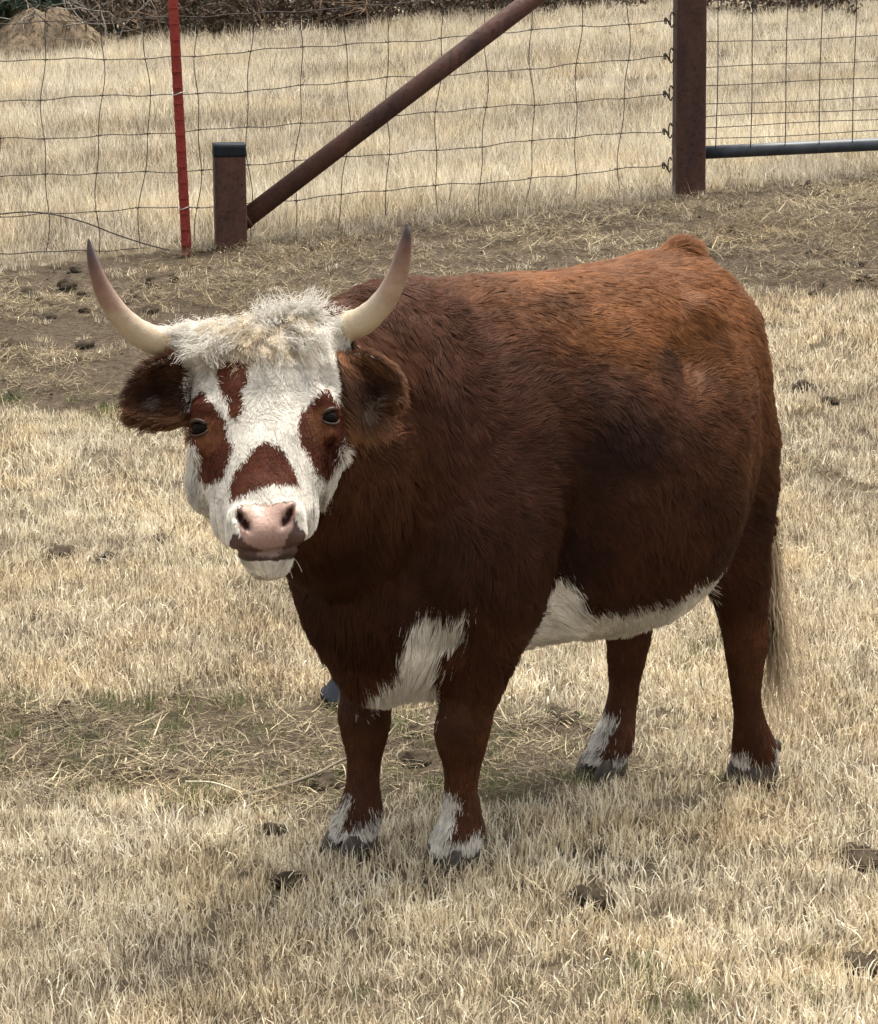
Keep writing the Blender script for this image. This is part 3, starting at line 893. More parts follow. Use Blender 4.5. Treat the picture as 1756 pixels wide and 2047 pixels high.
# ---- trunk:   x, top z, bottom z, half width, narrowing of the upper part
trunk = interp_rows([
    (0.510, 0.62, 0.48, 0.050, 0.2), (0.488, 0.71, 0.395, 0.092, 0.3), (0.444, 0.83, 0.333, 0.130, 0.35),
    (0.395, 0.90, 0.292, 0.156, 0.40), (0.33, 0.926, 0.280, 0.180, 0.45), (0.25, 0.934, 0.296, 0.205, 0.48),
    (0.16, 0.930, 0.320, 0.230, 0.42), (0.05, 0.922, 0.327, 0.258, 0.36), (-0.07, 0.918, 0.314, 0.268, 0.32),
    (-0.17, 0.922, 0.326, 0.256, 0.26), (-0.25, 0.928, 0.375, 0.226, 0.20), (-0.31, 0.922, 0.46, 0.192, 0.16),
    (-0.36, 0.895, 0.54, 0.155, 0.12), (-0.40, 0.845, 0.61, 0.110, 0.1), (-0.425, 0.79, 0.66, 0.06, 0.1)], 5)
rings = []
for x, zt, zb, hw, k in trunk:
    zc = zb + 0.46 * (zt - zb)
    cs, sn = np.cos(ANG), np.sin(ANG)
    e = 0.86
    y = hw * np.sign(cs) * np.abs(cs) ** e * (1 - k * np.clip(sn, 0, 1) ** 1.6)
    z = zc + np.where(sn > 0, zt - zc, zc - zb) * np.sign(sn) * np.abs(sn) ** e
    rings.append(np.stack([np.full_like(y, x), y, z], -1))
P.add(*loft(rings))

# ---- neck: centre x, y, z, half height, half width
neck = interp_rows([
    (0.12, 0.0, 0.66, 0.255, 0.19), (0.26, 0.0, 0.675, 0.258, 0.185), (0.38, 0.005, 0.692, 0.255, 0.170),
    (0.48, 0.025, 0.715, 0.230, 0.145), (0.555, 0.055, 0.745, 0.185, 0.118), (0.61, 0.08, 0.765, 0.155, 0.105), (0.66, 0.10, 0.78, 0.13, 0.095)], 5)
rings = []
cen = neck[:, :3]
T = normalize(np.gradient(cen, axis=0))
for (x, y, z, hh, hw), t in zip(neck, T):
    side = normalize(np.cross([0, 0, 1.0], t)[None])[0]
    up = np.cross(t, side)
    cs, sn = np.cos(ANG), np.sin(ANG)
    rings.append(np.array([x, y, z]) + np.outer(hw * cs * (1 - 0.30 * np.clip(sn, 0, 1) ** 2), side) + np.outer(hh * sn, up))
P.add(*loft(rings))

# ---- legs: x, y, z, fore-aft radius, lateral radius
def leg(rows):
    rows = interp_rows(rows, 5)
    rings = []
    for x, y, z, rx, ry in rows:
        rings.append(np.stack([x + rx * np.cos(ANG), y + ry * np.sin(ANG), np.full_like(ANG, z)], -1))
    P.add(*loft(rings))
leg([(0.285, 0.135, 0.70, 0.075, 0.05), (0.275, 0.142, 0.58, 0.105, 0.068), (0.262, 0.130, 0.46, 0.100, 0.072), (0.262, 0.112, 0.385, 0.080, 0.062), (0.268, 0.100, 0.32, 0.060, 0.050),
     (0.280, 0.092, 0.265, 0.047, 0.042), (0.287, 0.088, 0.232, 0.046, 0.042), (0.287, 0.087, 0.200, 0.040, 0.037), (0.286, 0.086, 0.165, 0.029, 0.028), (0.287, 0.085, 0.125, 0.026, 0.026),
     (0.285, 0.084, 0.088, 0.031, 0.032), (0.288, 0.083, 0.064, 0.038, 0.040), (0.297, 0.083, 0.042, 0.037, 0.041), (0.303, 0.083, 0.030, 0.036, 0.040)])
leg([(0.30, -0.135, 0.66, 0.075, 0.05), (0.295, -0.140, 0.54, 0.100, 0.068), (0.295, -0.125, 0.44, 0.090, 0.068), (0.305, -0.108, 0.36, 0.066, 0.055), (0.318, -0.098, 0.30, 0.050, 0.045),
     (0.328, -0.092, 0.25, 0.043, 0.040), (0.334, -0.090, 0.218, 0.042, 0.039), (0.336, -0.088, 0.187, 0.036, 0.034), (0.338, -0.087, 0.155, 0.028, 0.027), (0.342, -0.086, 0.12, 0.026, 0.026),
     (0.347, -0.085, 0.085, 0.032, 0.032), (0.354, -0.084, 0.062, 0.038, 0.040), (0.365, -0.083, 0.042, 0.037, 0.041), (0.372, -0.083, 0.030, 0.036, 0.040)])
leg([(-0.28, 0.09, 0.80, 0.100, 0.070), (-0.288, 0.108, 0.70, 0.098, 0.072), (-0.300, 0.120, 0.60, 0.098, 0.066), (-0.306, 0.120, 0.52, 0.092, 0.058), (-0.320, 0.114, 0.44, 0.076, 0.052),
     (-0.346, 0.106, 0.365, 0.060, 0.044), (-0.366, 0.100, 0.30, 0.046, 0.036), (-0.378, 0.098, 0.255, 0.043, 0.033), (-0.380, 0.096, 0.215, 0.034, 0.029), (-0.384, 0.095, 0.165, 0.026, 0.024),
     (-0.392, 0.095, 0.125, 0.026, 0.025), (-0.402, 0.095, 0.090, 0.032, 0.033), (-0.410, 0.095, 0.064, 0.037, 0.040), (-0.410, 0.095, 0.042, 0.036, 0.041), (-0.408, 0.095, 0.030, 0.035, 0.040)])
leg([(-0.28, -0.10, 0.80, 0.110, 0.075), (-0.285, -0.135, 0.70, 0.125, 0.085), (-0.280, -0.150, 0.58, 0.125, 0.080), (-0.268, -0.145, 0.48, 0.105, 0.068), (-0.270, -0.125, 0.40, 0.080, 0.056),
     (-0.282, -0.108, 0.34, 0.060, 0.046), (-0.293, -0.102, 0.28, 0.047, 0.038), (-0.295, -0.100, 0.238, 0.043, 0.034), (-0.289, -0.099, 0.20, 0.035, 0.030), (-0.283, -0.098, 0.155, 0.027, 0.025),
     (-0.272, -0.097, 0.115, 0.028, 0.027), (-0.260, -0.096, 0.085, 0.034, 0.034), (-0.248, -0.095, 0.062, 0.037, 0.040), (-0.234, -0.095, 0.042, 0.036, 0.041), (-0.226, -0.095, 0.030, 0.035, 0.040)])

# ---- muscles and bones under the hide
P.add(*ellipsoid((0.335, 0.112, 0.54), (0.095, 0.085, 0.15)))         # shoulder, left
P.add(*ellipsoid((0.335, -0.112, 0.54), (0.095, 0.085, 0.15)))
P.add(*ellipsoid((0.28, 0.085, 0.73), (0.09, 0.07, 0.13)))            # shoulder blade
P.add(*ellipsoid((0.28, -0.085, 0.73), (0.09, 0.07, 0.13)))
P.add(*ellipsoid((0.375, 0.0, 0.35), (0.085, 0.075, 0.075)))          # brisket
P.add(*ellipsoid((-0.195, 0.124, 0.828), (0.052, 0.050, 0.05)))         # hook bones
P.add(*ellipsoid((-0.205, -0.135, 0.825), (0.05, 0.05, 0.05)))
P.add(*ellipsoid((-0.36, 0.075, 0.80), (0.045, 0.045, 0.055)))        # pin bones
P.add(*ellipsoid((-0.36, -0.075, 0.80), (0.045, 0.045, 0.055)))
P.add(*ellipsoid((-0.285, 0.11, 0.45), (0.075, 0.035, 0.095)))        # flank fold
for fx, fy, s_ in ((0.287, 0.088, 1), (0.334, -0.090, 1)):
    P.add(*ellipsoid((fx + 0.016, fy, 0.228), (0.028, 0.036, 0.036)))   # knee
    P.add(*ellipsoid((fx - 0.030, fy, 0.225), (0.018, 0.022, 0.026)))
for fx, fy in ((-0.378, 0.098), (-0.295, -0.100)):
    P.add(*tube([(fx + 0.005, fy, 0.36), (fx - 0.026, fy, 0.30), (fx - 0.034, fy, 0.262), (fx - 0.022, fy, 0.20)], [0.016, 0.015, 0.020, 0.013], 10))   # hock and tendon
# ---- tail: head, root and dock
tail_path = catmull([(-0.20, 0.0, 0.882), (-0.258, 0.0, 0.908), (-0.298, 0.002, 0.922), (-0.340, 0.006, 0.890), (-0.385, 0.018, 0.838), (-0.420, 0.03, 0.76), (-0.438, 0.045, 0.66), (-0.450, 0.058, 0.56), (-0.456, 0.07, 0.47), (-0.458, 0.08, 0.40), (-0.458, 0.086, 0.345)], 5)
tr = np.interp(np.linspace(0, 1, len(tail_path)), [0, 0.2, 0.35, 0.5, 0.75, 1], [0.024, 0.024, 0.023, 0.020, 0.015, 0.009])
P.add(*tube(tail_path, tr, 12))

# ---- head, modelled in its own frame: a across, b up the face, c out of the face
HEAD_POS = np.array([-0.25488, 4.67405, 0.77740])     # between the eyes (world)
HEAD_LOOK = normalize(np.array([[0.054, -0.975, 0.1842]]))[0]
_a = normalize(np.cross([0, 0, 1.0], HEAD_LOOK)[None])[0]
_b = np.cross(HEAD_LOOK, _a)
_ro = R(4.3)
HA = math.cos(_ro) * _a + math.sin(_ro) * _b
HB = -math.sin(_ro) * _a + math.cos(_ro) * _b
HM = np.stack([HA, HB, HEAD_LOOK], 1)                  # columns
COW_M = Matrix.Translation(COW_POS) @ Matrix.Rotation(COW_RZ, 4, 'Z')
_cm = np.array(COW_M.inverted())
def head_to_cow(q):
    q = np.atleast_2d(np.asarray(q, float)).copy()
    q[:, 0] += -0.012 * sstep(0.0, 0.14, -q[:, 1])
    w = q @ HM.T + HEAD_POS
    return w @ _cm[:3, :3].T + _cm[:3, 3]
_ci = np.array(COW_M)
def cow_to_head(p):
    w = np.asarray(p) @ _ci[:3, :3].T + _ci[:3, 3]
    q = (w - HEAD_POS) @ HM
    q[:, 0] -= -0.012 * sstep(0.0, 0.14, -q[:, 1])
    return q
def head_dir(q):
    return (np.asarray(q, float) @ HM.T) @ _cm[:3, :3].T

def addh(V, Fc):
    P.add(head_to_cow(np.array(V)), Fc)
#         dorsal b,c       ventral b,c     half width, fullness of the lower half
hs = interp_rows([
    (0.130, -0.10, 0.03, -0.17, 0.060, 1.0), (0.145, -0.05, -0.02, -0.16, 0.088, 1.0), (0.122, 0.008, -0.065, -0.13, 0.104, 1.0), (0.07, 0.042, -0.10, -0.10, 0.108, 1.0),
    (0.015, 0.072, -0.125, -0.065, 0.104, 0.98), (-0.03, 0.098, -0.145, -0.025, 0.089, 0.95), (-0.068, 0.120, -0.165, 0.02, 0.072, 0.92), (-0.096, 0.140, -0.182, 0.065, 0.0600, 0.92),
    (-0.115, 0.156, -0.196, 0.10, 0.0580, 0.92), (-0.130, 0.170, -0.201, 0.124, 0.0580, 0.92), (-0.140, 0.179, -0.201, 0.148, 0.0560, 0.92), (-0.148, 0.186, -0.198, 0.166, 0.0500, 0.90), (-0.155, 0.188, -0.194, 0.176, 0.038, 0.9)], 4)
rings = []
for db, dc, vb, vc, hw, lo in hs:
    cs, sn = np.cos(ANG), np.sin(ANG)
    e = 0.80
    cx, sx = np.sign(cs) * np.abs(cs) ** e, np.sign(sn) * np.abs(sn) ** e
    w = hw * cx * np.where(sn < 0, lo, 1.0) * (1 - 0.12 * np.clip(sn, 0, 1) ** 2)
    mb, mc, rb, rc = (db + vb) / 2, (dc + vc) / 2, (db - vb) / 2, (dc - vc) / 2
    rings.append(np.stack([w, mb + rb * sx, mc + rc * sx], -1))
addh(*loft(rings))
addh(*ellipsoid((0, -0.200, 0.126), (0.034, 0.024, 0.046)))              # chin
for s in (-1, 1):
    addh(*ellipsoid((s * 0.070, -0.066, -0.02), (0.039, 0.073, 0.065)))      # cheek
    addh(*ellipsoid((s * 0.051, -0.128, 0.050), (0.026, 0.05, 0.065)))      # jaw
    addh(*ellipsoid((s * 0.084, 0.024, 0.028), (0.022, 0.018, 0.024)))      # brow
    addh(*ellipsoid((s * 0.088, 0.0, 0.032), (0.021, 0.021, 0.024)))        # eyelids
    addh(*ellipsoid((s * 0.088, -0.028, 0.030), (0.020, 0.020, 0.03)))
    addh(*tube([(s * 0.06, 0.105, -0.045), (s * 0.10, 0.120, -0.045), (s * 0.130, 0.129, -0.042)], [0.048, 0.036, 0.025], 14))   # horn core
    addh(*ellipsoid((s * 0.034, -0.136, 0.164), (0.022, 0.024, 0.020)))     # nostril wing
    # the ear, a cupped leaf
    nu, nv = 14, 11
    F1, B1 = [], []
    for i in range(nu):
        u = i / (nu - 1)
        wid = (0.050 if s < 0 else 0.047) * max(0.0, math.sin(math.pi * (0.16 + 0.76 * u))) ** 0.7
        base = np.array([s * ((0.090 if s < 0 else 0.096) + 0.106 * u), (0.046 if s < 0 else 0.035) + 0.010 * math.sin(math.pi * u) - 0.006 * u, -0.045 + 0.050 * u])
        for j in range(nv):
            v = -1 + 2 * j / (nv - 1)
            dep = -0.030 * (1 - abs(v) ** 2.2) * math.sin(math.pi * (0.15 + 0.75 * u))
            p = base + np.array([0, v * wid, dep + 0.010 * v * v])
            F1.append(p)
            B1.append(p + np.array([0, 0, -0.015 * (0.65 + 0.35 * (1 - v * v))]))
    V = F1 + B1
    Fc = []
    nn = nu * nv
    for i in range(nu - 1):
        for j in range(nv - 1):
            a = i * nv + j
            Fc.append((a, a + 1, a + nv + 1, a + nv))
            Fc.append((nn + a, nn + a + nv, nn + a + nv + 1, nn + a + 1))
    for i in range(nu - 1):
        for j in (0, nv - 1):
            a = i * nv + j
            Fc.append((a, a + nv, nn + a + nv, nn + a) if j == 0 else (a, nn + a, nn + a + nv, a + nv))
    for j in range(nv - 1):
        for i in (0, nu - 1):
            a = i * nv + j
            Fc.append((a, nn + a, nn + a + 1, a + 1) if i == 0 else (a, a + 1, nn + a + 1, nn + a))
    addh(V, Fc)

# ---- one skin over everything
raw = mesh_data('raw', P.v, P.f)
bm = bmesh.new(); bm.from_mesh(raw); bmesh.ops.recalc_face_normals(bm, faces=bm.faces); bm.to_mesh(raw); bm.free()
tmp = link(bpy.data.objects.new('tmp', raw))
rm = tmp.modifiers.new('r', 'REMESH'); rm.mode = 'VOXEL'; rm.voxel_size = 0.0052
dg = bpy.context.evaluated_depsgraph_get()
body_me = bpy.data.meshes.new_from_object(tmp.evaluated_get(dg))
bpy.data.objects.remove(tmp); bpy.data.meshes.remove(raw)
body_me.name = 'cow'
nV = len(body_me.vertices)
co = np.empty(nV * 3); body_me.vertices.foreach_get('co', co); co = co.reshape(-1, 3)
ed = np.empty(len(body_me.edges) * 2, dtype=np.int32); body_me.edges.foreach_get('vertices', ed); ed = ed.reshape(-1, 2)
deg = np.bincount(ed.ravel(), minlength=nV).astype(float)
def lap(p):
    s = np.empty_like(p)
    for k in range(p.shape[1]):
        s[:, k] = np.bincount(ed[:, 0], p[ed[:, 1], k], nV) + np.bincount(ed[:, 1], p[ed[:, 0], k], nV)
    return s / deg[:, None]
hq = cow_to_head(co)
is_head = sstep(-0.16, -0.05, hq[:, 2]) * sstep(0.26, 0.20, np.abs(hq[:, 0]))
lowleg = sstep(0.30, 0.20, co[:, 2])
w_s = np.clip(1.0 - 0.75 * is_head - 0.75 * lowleg, 0.12, 1)[:, None]
for it in range(34):
    co = co + (0.62 if it % 2 == 0 else -0.50 if it < 14 else 0.30) * w_s * (lap(co) - co)
_hq = cow_to_head(co)
w_m = (sstep(0.085, 0.115, _hq[:, 2]) * sstep(-0.095, -0.125, _hq[:, 1]))[:, None]
for it in range(8):
    co = co + 0.55 * w_m * (lap(co) - co)
body_me.vertices.foreach_set('co', co.ravel()); body_me.update()
nor = np.empty(nV * 3); body_me.vertices.foreach_get('normal', nor); nor = nor.reshape(-1, 3)

# ---- soft relief: ribs sag, flank hollow, crops behind the shoulder, nostrils, mouth, ear dish
def dent(c, r, depth, side=None):
    global co
    d = (co - np.asarray(c)) / np.asarray(r)
    g = np.exp(-(d ** 2).sum(1))
    co = co - nor * (depth * g)[:, None]
dent((-0.115, 0.19, 0.79), (0.050, 0.10, 0.055), 0.030)       # hunger hollow
dent((0.165, 0.21, 0.50), (0.036, 0.12, 0.18), 0.042)         # behind the shoulder
dent((-0.285, 0.17, 0.66), (0.03, 0.10, 0.14), 0.010)
dent((0.44, 0.12, 0.66), (0.035, 0.10, 0.16), 0.022)
dent((0.06, 0.22, 0.80), (0.09, 0.10, 0.05), 0.008)
dent((-0.235, 0.20, 0.56), (0.03, 0.10, 0.12), 0.012)         # neck meets shoulder
hq = cow_to_head(co)
fw = head_dir([[0, 0, 1.0]])[0]
for s in (-1, 1):
    d = np.stack([(hq[:, 0] - s * 0.031 - s * 0.55 * (hq[:, 1] + 0.139)), hq[:, 1] + 0.139], -1) / np.array([0.0056, 0.0125])
    g = np.exp(-(d ** 2).sum(1) ** 1.5) * (hq[:, 2] > 0.1)
    co = co - np.outer(g * 0.022, fw)
m = np.exp(-((hq[:, 1] + 0.188 - 0.10 * np.abs(hq[:, 0])) / 0.0040) ** 2) * (hq[:, 2] > 0.09) * (np.abs(hq[:, 0]) < 0.07)
co = co - nor * (0.008 * m)[:, None]
body_me.vertices.foreach_set('co', co.ravel()); body_me.update()
body_me.vertices.foreach_get('normal', nor.ravel() if False else (nb := np.empty(nV * 3))); nor = nb.reshape(-1, 3)
body_me.polygons.foreach_set('use_smooth', [True] * len(body_me.polygons))

# ---- markings --------------------------------------------------------------
def poly_mask(x, y, poly):
    poly = np.asarray(poly, float)
    inside = np.zeros(len(x), bool)
    j = len(poly) - 1
    for i in range(len(poly)):
        xi, yi, xj, yj = *poly[i], *poly[j]
        with np.errstate(divide='ignore', invalid='ignore'):
            c = ((yi > y) != (yj > y)) & (x < (xj - xi) * (y - yi) / (yj - yi + 1e-12) + xi)
        inside ^= c
        j = i
    return inside

def face_pts(zs):
    """outline measured on the face, in 0.31 mm steps, to the head frame (a, b)"""
    out = []
    for zx, zy in zs:
        a, b = (150 + zx / 2.341 - 527) / 1377.0, (849 - 430 - zy / 2.341) / 1377.0
        A, B = a * math.cos(_ro) + b * math.sin(_ro), -a * math.sin(_ro) + b * math.cos(_ro)
        A -= -0.012 * float(sstep(0.0, 0.14, -B))
        out.append((A, B))
    return out
EYE_L = face_pts([(580, 838), (650, 890), (700, 970), (715, 1060), (738, 1100), (710, 1170), (690, 1240), (600, 1280), (575, 1230), (560, 1100), (530, 1050), (480, 1000), (500, 900), (550, 870)])
EYE_R = face_pts([(1175, 825), (1110, 880), (1060, 940), (1030, 1010), (1045, 1080), (1085, 1150), (1120, 1230), (1165, 1260), (1215, 1200), (1230, 1110), (1290, 1030), (1270, 930), (1225, 890)])
STREAK = face_pts([(715, 690), (640, 735), (668, 810), (698, 880), (728, 945), (766, 985), (796, 905), (786, 850), (804, 790), (796, 725), (755, 690)])
BRIDGE = face_pts([(870, 1075), (820, 1110), (760, 1190), (715, 1270), (715, 1340), (800, 1305), (900, 1275), (1035, 1275), (1010, 1190), (970, 1130), (930, 1090)])
PAD = face_pts([(745, 1375), (800, 1362), (880, 1358), (960, 1352), (1015, 1345), (1030, 1400), (1010, 1480), (990, 1550), (960, 1612), (800, 1615), (775, 1540), (755, 1450)])
LIP_L = face_pts([(735, 1470), (700, 1560), (705, 1600), (800, 1605), (860, 1575), (790, 1535), (760, 1490)])
LIP_R = face_pts([(1010, 1420), (1060, 1480), (1115, 1520), (1120, 1565), (1050, 1600), (930, 1600), (960, 1550), (1000, 1480)])
MOUTH = face_pts([(690, 1580), (800, 1600), (940, 1598), (1060, 1588), (1125, 1555), (1125, 1575), (1060, 1612), (940, 1622), (800, 1622), (690, 1605)])

BROWN = np.array([0.051, 0.0185, 0.0093])
DARKB = np.array([0.017, 0.0068, 0.0040])
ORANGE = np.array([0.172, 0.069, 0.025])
WHITE = np.array([0.73, 0.69, 0.615])
CREAM = np.array([0.64, 0.545, 0.41])

# left flank white edge and other outlines in the cow's own x, z
def coat(p, jit):
    """colour of the coat at local points p; jit (n,3) roughens the outlines"""
    n = len(p)
    q = p + jit
    x, y, z = q.T
    col = np.tile(BROWN, (n, 1))
    # bleached back and rump, sunlit highlights painted in, darker neck and lower flank
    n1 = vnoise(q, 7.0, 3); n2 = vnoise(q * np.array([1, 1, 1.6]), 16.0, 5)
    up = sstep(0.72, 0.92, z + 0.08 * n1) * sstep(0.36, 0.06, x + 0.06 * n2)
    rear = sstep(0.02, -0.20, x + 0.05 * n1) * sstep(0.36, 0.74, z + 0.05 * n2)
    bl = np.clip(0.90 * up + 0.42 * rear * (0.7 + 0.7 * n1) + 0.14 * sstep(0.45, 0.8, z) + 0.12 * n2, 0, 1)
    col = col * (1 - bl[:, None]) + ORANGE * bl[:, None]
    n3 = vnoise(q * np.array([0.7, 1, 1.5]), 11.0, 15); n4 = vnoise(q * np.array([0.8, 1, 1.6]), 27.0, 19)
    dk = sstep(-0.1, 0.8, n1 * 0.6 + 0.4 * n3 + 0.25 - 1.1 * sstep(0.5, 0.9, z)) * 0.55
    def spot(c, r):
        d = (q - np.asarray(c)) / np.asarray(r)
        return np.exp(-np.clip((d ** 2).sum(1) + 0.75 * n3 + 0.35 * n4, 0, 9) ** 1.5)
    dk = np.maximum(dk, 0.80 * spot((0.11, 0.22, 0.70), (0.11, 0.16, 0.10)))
    dk = np.maximum(dk, 0.90 * spot((0.165, 0.24, 0.52), (0.05, 0.14, 0.17)))  # shade of the crease behind the shoulder, painted into the fur colour
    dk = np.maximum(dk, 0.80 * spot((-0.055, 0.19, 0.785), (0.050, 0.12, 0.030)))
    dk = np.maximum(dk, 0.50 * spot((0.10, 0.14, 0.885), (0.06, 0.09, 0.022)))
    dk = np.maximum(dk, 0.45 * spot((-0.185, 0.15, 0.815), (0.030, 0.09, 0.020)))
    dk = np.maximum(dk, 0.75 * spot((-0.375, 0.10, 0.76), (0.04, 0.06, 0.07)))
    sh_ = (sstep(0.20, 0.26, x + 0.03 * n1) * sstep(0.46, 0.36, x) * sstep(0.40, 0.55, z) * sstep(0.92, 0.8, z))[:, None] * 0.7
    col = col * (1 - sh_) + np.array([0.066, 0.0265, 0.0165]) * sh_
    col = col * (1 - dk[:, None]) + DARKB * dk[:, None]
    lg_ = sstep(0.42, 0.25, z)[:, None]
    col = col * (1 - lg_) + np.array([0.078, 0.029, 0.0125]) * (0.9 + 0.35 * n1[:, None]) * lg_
    # white belly
    e = -0.726 * x + 0.687 * y                  # across the three-quarter chart of the near side
    edge = np.where(y > -0.05, np.interp(e, [-0.06, -0.031, 0.019, 0.047, 0.078, 0.165, 0.228, 0.25], [0.53, 0.505, 0.465, 0.42, 0.412, 0.412, 0.425, 0.43]), 0.40)
    w = (z < edge + 0.012 * n2) & (x > -0.30) & (x < 0.215) & (z > 0.26) & ~((x < -0.20) & (y < -0.05) & (z < 0.36)) & ~((x > 0.19) & (y > 0.05)) & ~((x < -0.24) & (y > 0.09))
    # brisket and armpit
    w |= poly_mask(e, z, [(-0.306, 0.30), (-0.290, 0.325), (-0.255, 0.36), (-0.235, 0.41), (-0.223, 0.449), (-0.207, 0.46), (-0.175, 0.453), (-0.136, 0.46), (-0.144, 0.425), (-0.160, 0.391), (-0.179, 0.395), (-0.187, 0.287), (-0.15, 0.24), (-0.33, 0.24)]) & (x > 0.2) & ~((((x - 0.325) / 0.065) ** 2 + ((y + 0.10) / 0.055) ** 2 < 1) & (z < 0.33)) & ~((((x - 0.27) / 0.075) ** 2 + ((y - 0.105) / 0.062) ** 2 < 1) & (z < 0.385)) & (y > -0.09)
    # socks
    sz = np.where(x > 0, 0.062, 0.055) + 0.022 * vnoise(q, 28.0, 9)
    w |= (z < sz) & (z > 0.02)
    w |= (((x - 0.315) / 0.03) ** 2 + ((y - 0.075) / 0.024) ** 2 < 1) & (z < 0.125 + 0.02 * n2) & (y > 0) & (x > 0.29)
    w |= (((x + 0.235) / 0.035) ** 2 + ((y + 0.10) / 0.022) ** 2 < 1) & (z < 0.108) & (y < 0)
    w |= (((x - 0.385) / 0.02) ** 2 + ((y + 0.087) / 0.010) ** 2 < 1) & (z < 0.10) & (y < 0)
    col[w] = WHITE * (0.84 + 0.14 * n1[w, None] + 0.08 * n2[w, None])
    # the head
    h = cow_to_head(q)
    a, b, c = h.T
    ear = (np.abs(a) > 0.114) & (b < 0.112 - 0.25 * (np.abs(a) - 0.1) - 0.012 * (a > 0)) & (b > -0.012 - 0.022 * (a > 0)) & (c > -0.105 + 0.45 * (np.abs(a) - 0.1)) & (np.abs(a) < 0.26)
    hd = (c > -0.075 + 0.25 * np.clip(b, -1, 0.2)) & (b > -0.26) & (b < 0.22) & (np.abs(a) < np.where(b > 0.085, 0.165, 0.118)) & (np.hypot(a, b) < 0.30) & ~((b < -0.06) & (np.abs(a) > np.where(a < 0, 0.135, 0.118) + 0.30 * (b + 0.06))) & ~((b < -0.10) & (c < np.where(a < 0, -0.075, -0.03 - 0.2 * (b + 0.1))))
    hd &= ~ear
    col[hd] = WHITE * (0.94 + 0.10 * n1[hd, None])
    front = hd & (c > -0.04)
    pol = hd & (np.abs(a) < 0.075) & (b > 0.085 + 0.02 * n2)
    col[pol] = CREAM * (0.92 + 0.25 * n2[pol, None])
    for poly in (EYE_L, EYE_R, STREAK, BRIDGE):
        k = front & poly_mask(a, b, poly)
        col[k] = np.array([0.085, 0.024, 0.011]) * (1.0 + 0.25 * n1[k, None])
    # pale brown rings beside the eyes
    for s in (-1, 1):
        k = front & (np.hypot((a - s * 0.080) / 0.020, (b + 0.012) / 0.026) < 1) & (poly_mask(a, b, EYE_L) | poly_mask(a, b, EYE_R))
        col[k] = np.array([0.135, 0.050, 0.020])
    rim = np.clip(np.hypot((np.abs(a) - 0.148) / 0.056, (b - 0.044 + 0.012 * np.sign(a)) / 0.052), 0, 1.15)[:, None] ** 2.5
    col[ear] = (np.array([0.024, 0.0105, 0.0065]) * (1.3 - rim[ear]) + np.array([0.150, 0.070, 0.034]) * rim[ear]) * (1 + 0.25 * n1[ear, None])
    pale = ear & (np.hypot((np.abs(a) - 0.150) / 0.016, (b - 0.024 + 0.012 * np.sign(a)) / 0.012) < 1) & (n2 > -0.3)
    col[pale] = np.array([0.16, 0.12, 0.09])
    return col, hd, ear

def skin_zone(p):
    h = cow_to_head(p)
    a, b, c = h.T
    fr = c > 0.105
    return h, fr & poly_mask(a, b, PAD), fr & (poly_mask(a, b, LIP_L) | poly_mask(a, b, LIP_R)), fr & poly_mask(a, b, MOUTH)

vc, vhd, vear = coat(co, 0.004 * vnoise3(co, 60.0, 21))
h, pad, lip, mou = skin_zone(co + 0.0015 * vnoise3(co, 80.0, 5))
n_p = vnoise(co, 45.0, 8)
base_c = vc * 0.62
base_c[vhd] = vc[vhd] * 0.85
base_c[pad] = np.array([0.33, 0.215, 0.172]) * (1 + 0.14 * n_p[pad, None])
lowp = (sstep(-0.150, -0.182, h[:, 1] + 0.006 * n_p) * 0.75 * pad)[:, None]
base_c = base_c * (1 - lowp) + np.array([0.13, 0.075, 0.06]) * lowp
base_c[lip] = np.array([0.050, 0.022, 0.017]) * (1 + 0.2 * n_p[lip, None])
base_c[mou] = np.array([0.028, 0.013, 0.011])
for s in (-1, 1):
    d = np.stack([(h[:, 0] - s * 0.031 - s * 0.55 * (h[:, 1] + 0.139)), h[:, 1] + 0.139], -1) / np.array([0.0060, 0.0130])
    k = ((d ** 2).sum(1) < 1.0) & (h[:, 2] > 0.1)
    base_c[k] = (0.045, 0.016, 0.013)
    k2 = ((d ** 2).sum(1) < 2.6) & ~k & (h[:, 2] > 0.1) & (s * (h[:, 0] - s * 0.031) > -0.002)
    base_c[k2] = base_c[k2] * 0.3 + np.array([0.09, 0.04, 0.035]) * 0.7
wet = (pad | lip | mou).astype(float)
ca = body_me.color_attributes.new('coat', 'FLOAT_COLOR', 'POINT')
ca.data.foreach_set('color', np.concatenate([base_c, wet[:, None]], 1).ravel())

m_body, nt, b_ = new_mat('cow hide')
at = nt.nodes.new('ShaderNodeAttribute'); at.attribute_name = 'coat'
tc = nt.nodes.new('ShaderNodeTexCoord')
f_ = noise_node(nt, 180, 3, 0.6, tc.outputs['Object'])
colr = mix_col(nt, 0.5, at.outputs['Color'], ramp(nt, f_, [(0.3, (0.55, 0.55, 0.55)), (0.7, (1, 1, 1))]), 'MULTIPLY')
nt.links.new(colr, b_.inputs['Base Color'])
rr = nt.nodes.new('ShaderNodeMapRange')
nt.links.new(at.outputs['Alpha'], rr.inputs['Value'])
rr.inputs['To Min'].default_value = 0.85; rr.inputs['To Max'].default_value = 0.38
nt.links.new(rr.outputs['Result'], b_.inputs['Roughness'])
b_.inputs['Specular IOR Level'].default_value = 0.3
bump(nt, b_, f_, 0.35, 0.003)
body_me.materials.clear(); body_me.materials.append(m_body)
cow = link(bpy.data.objects.new('cow', body_me))
cow.matrix_world = COW_M
tag(cow, 'small horned red-brown and white cow facing the camera in the dry grass', 'cow')
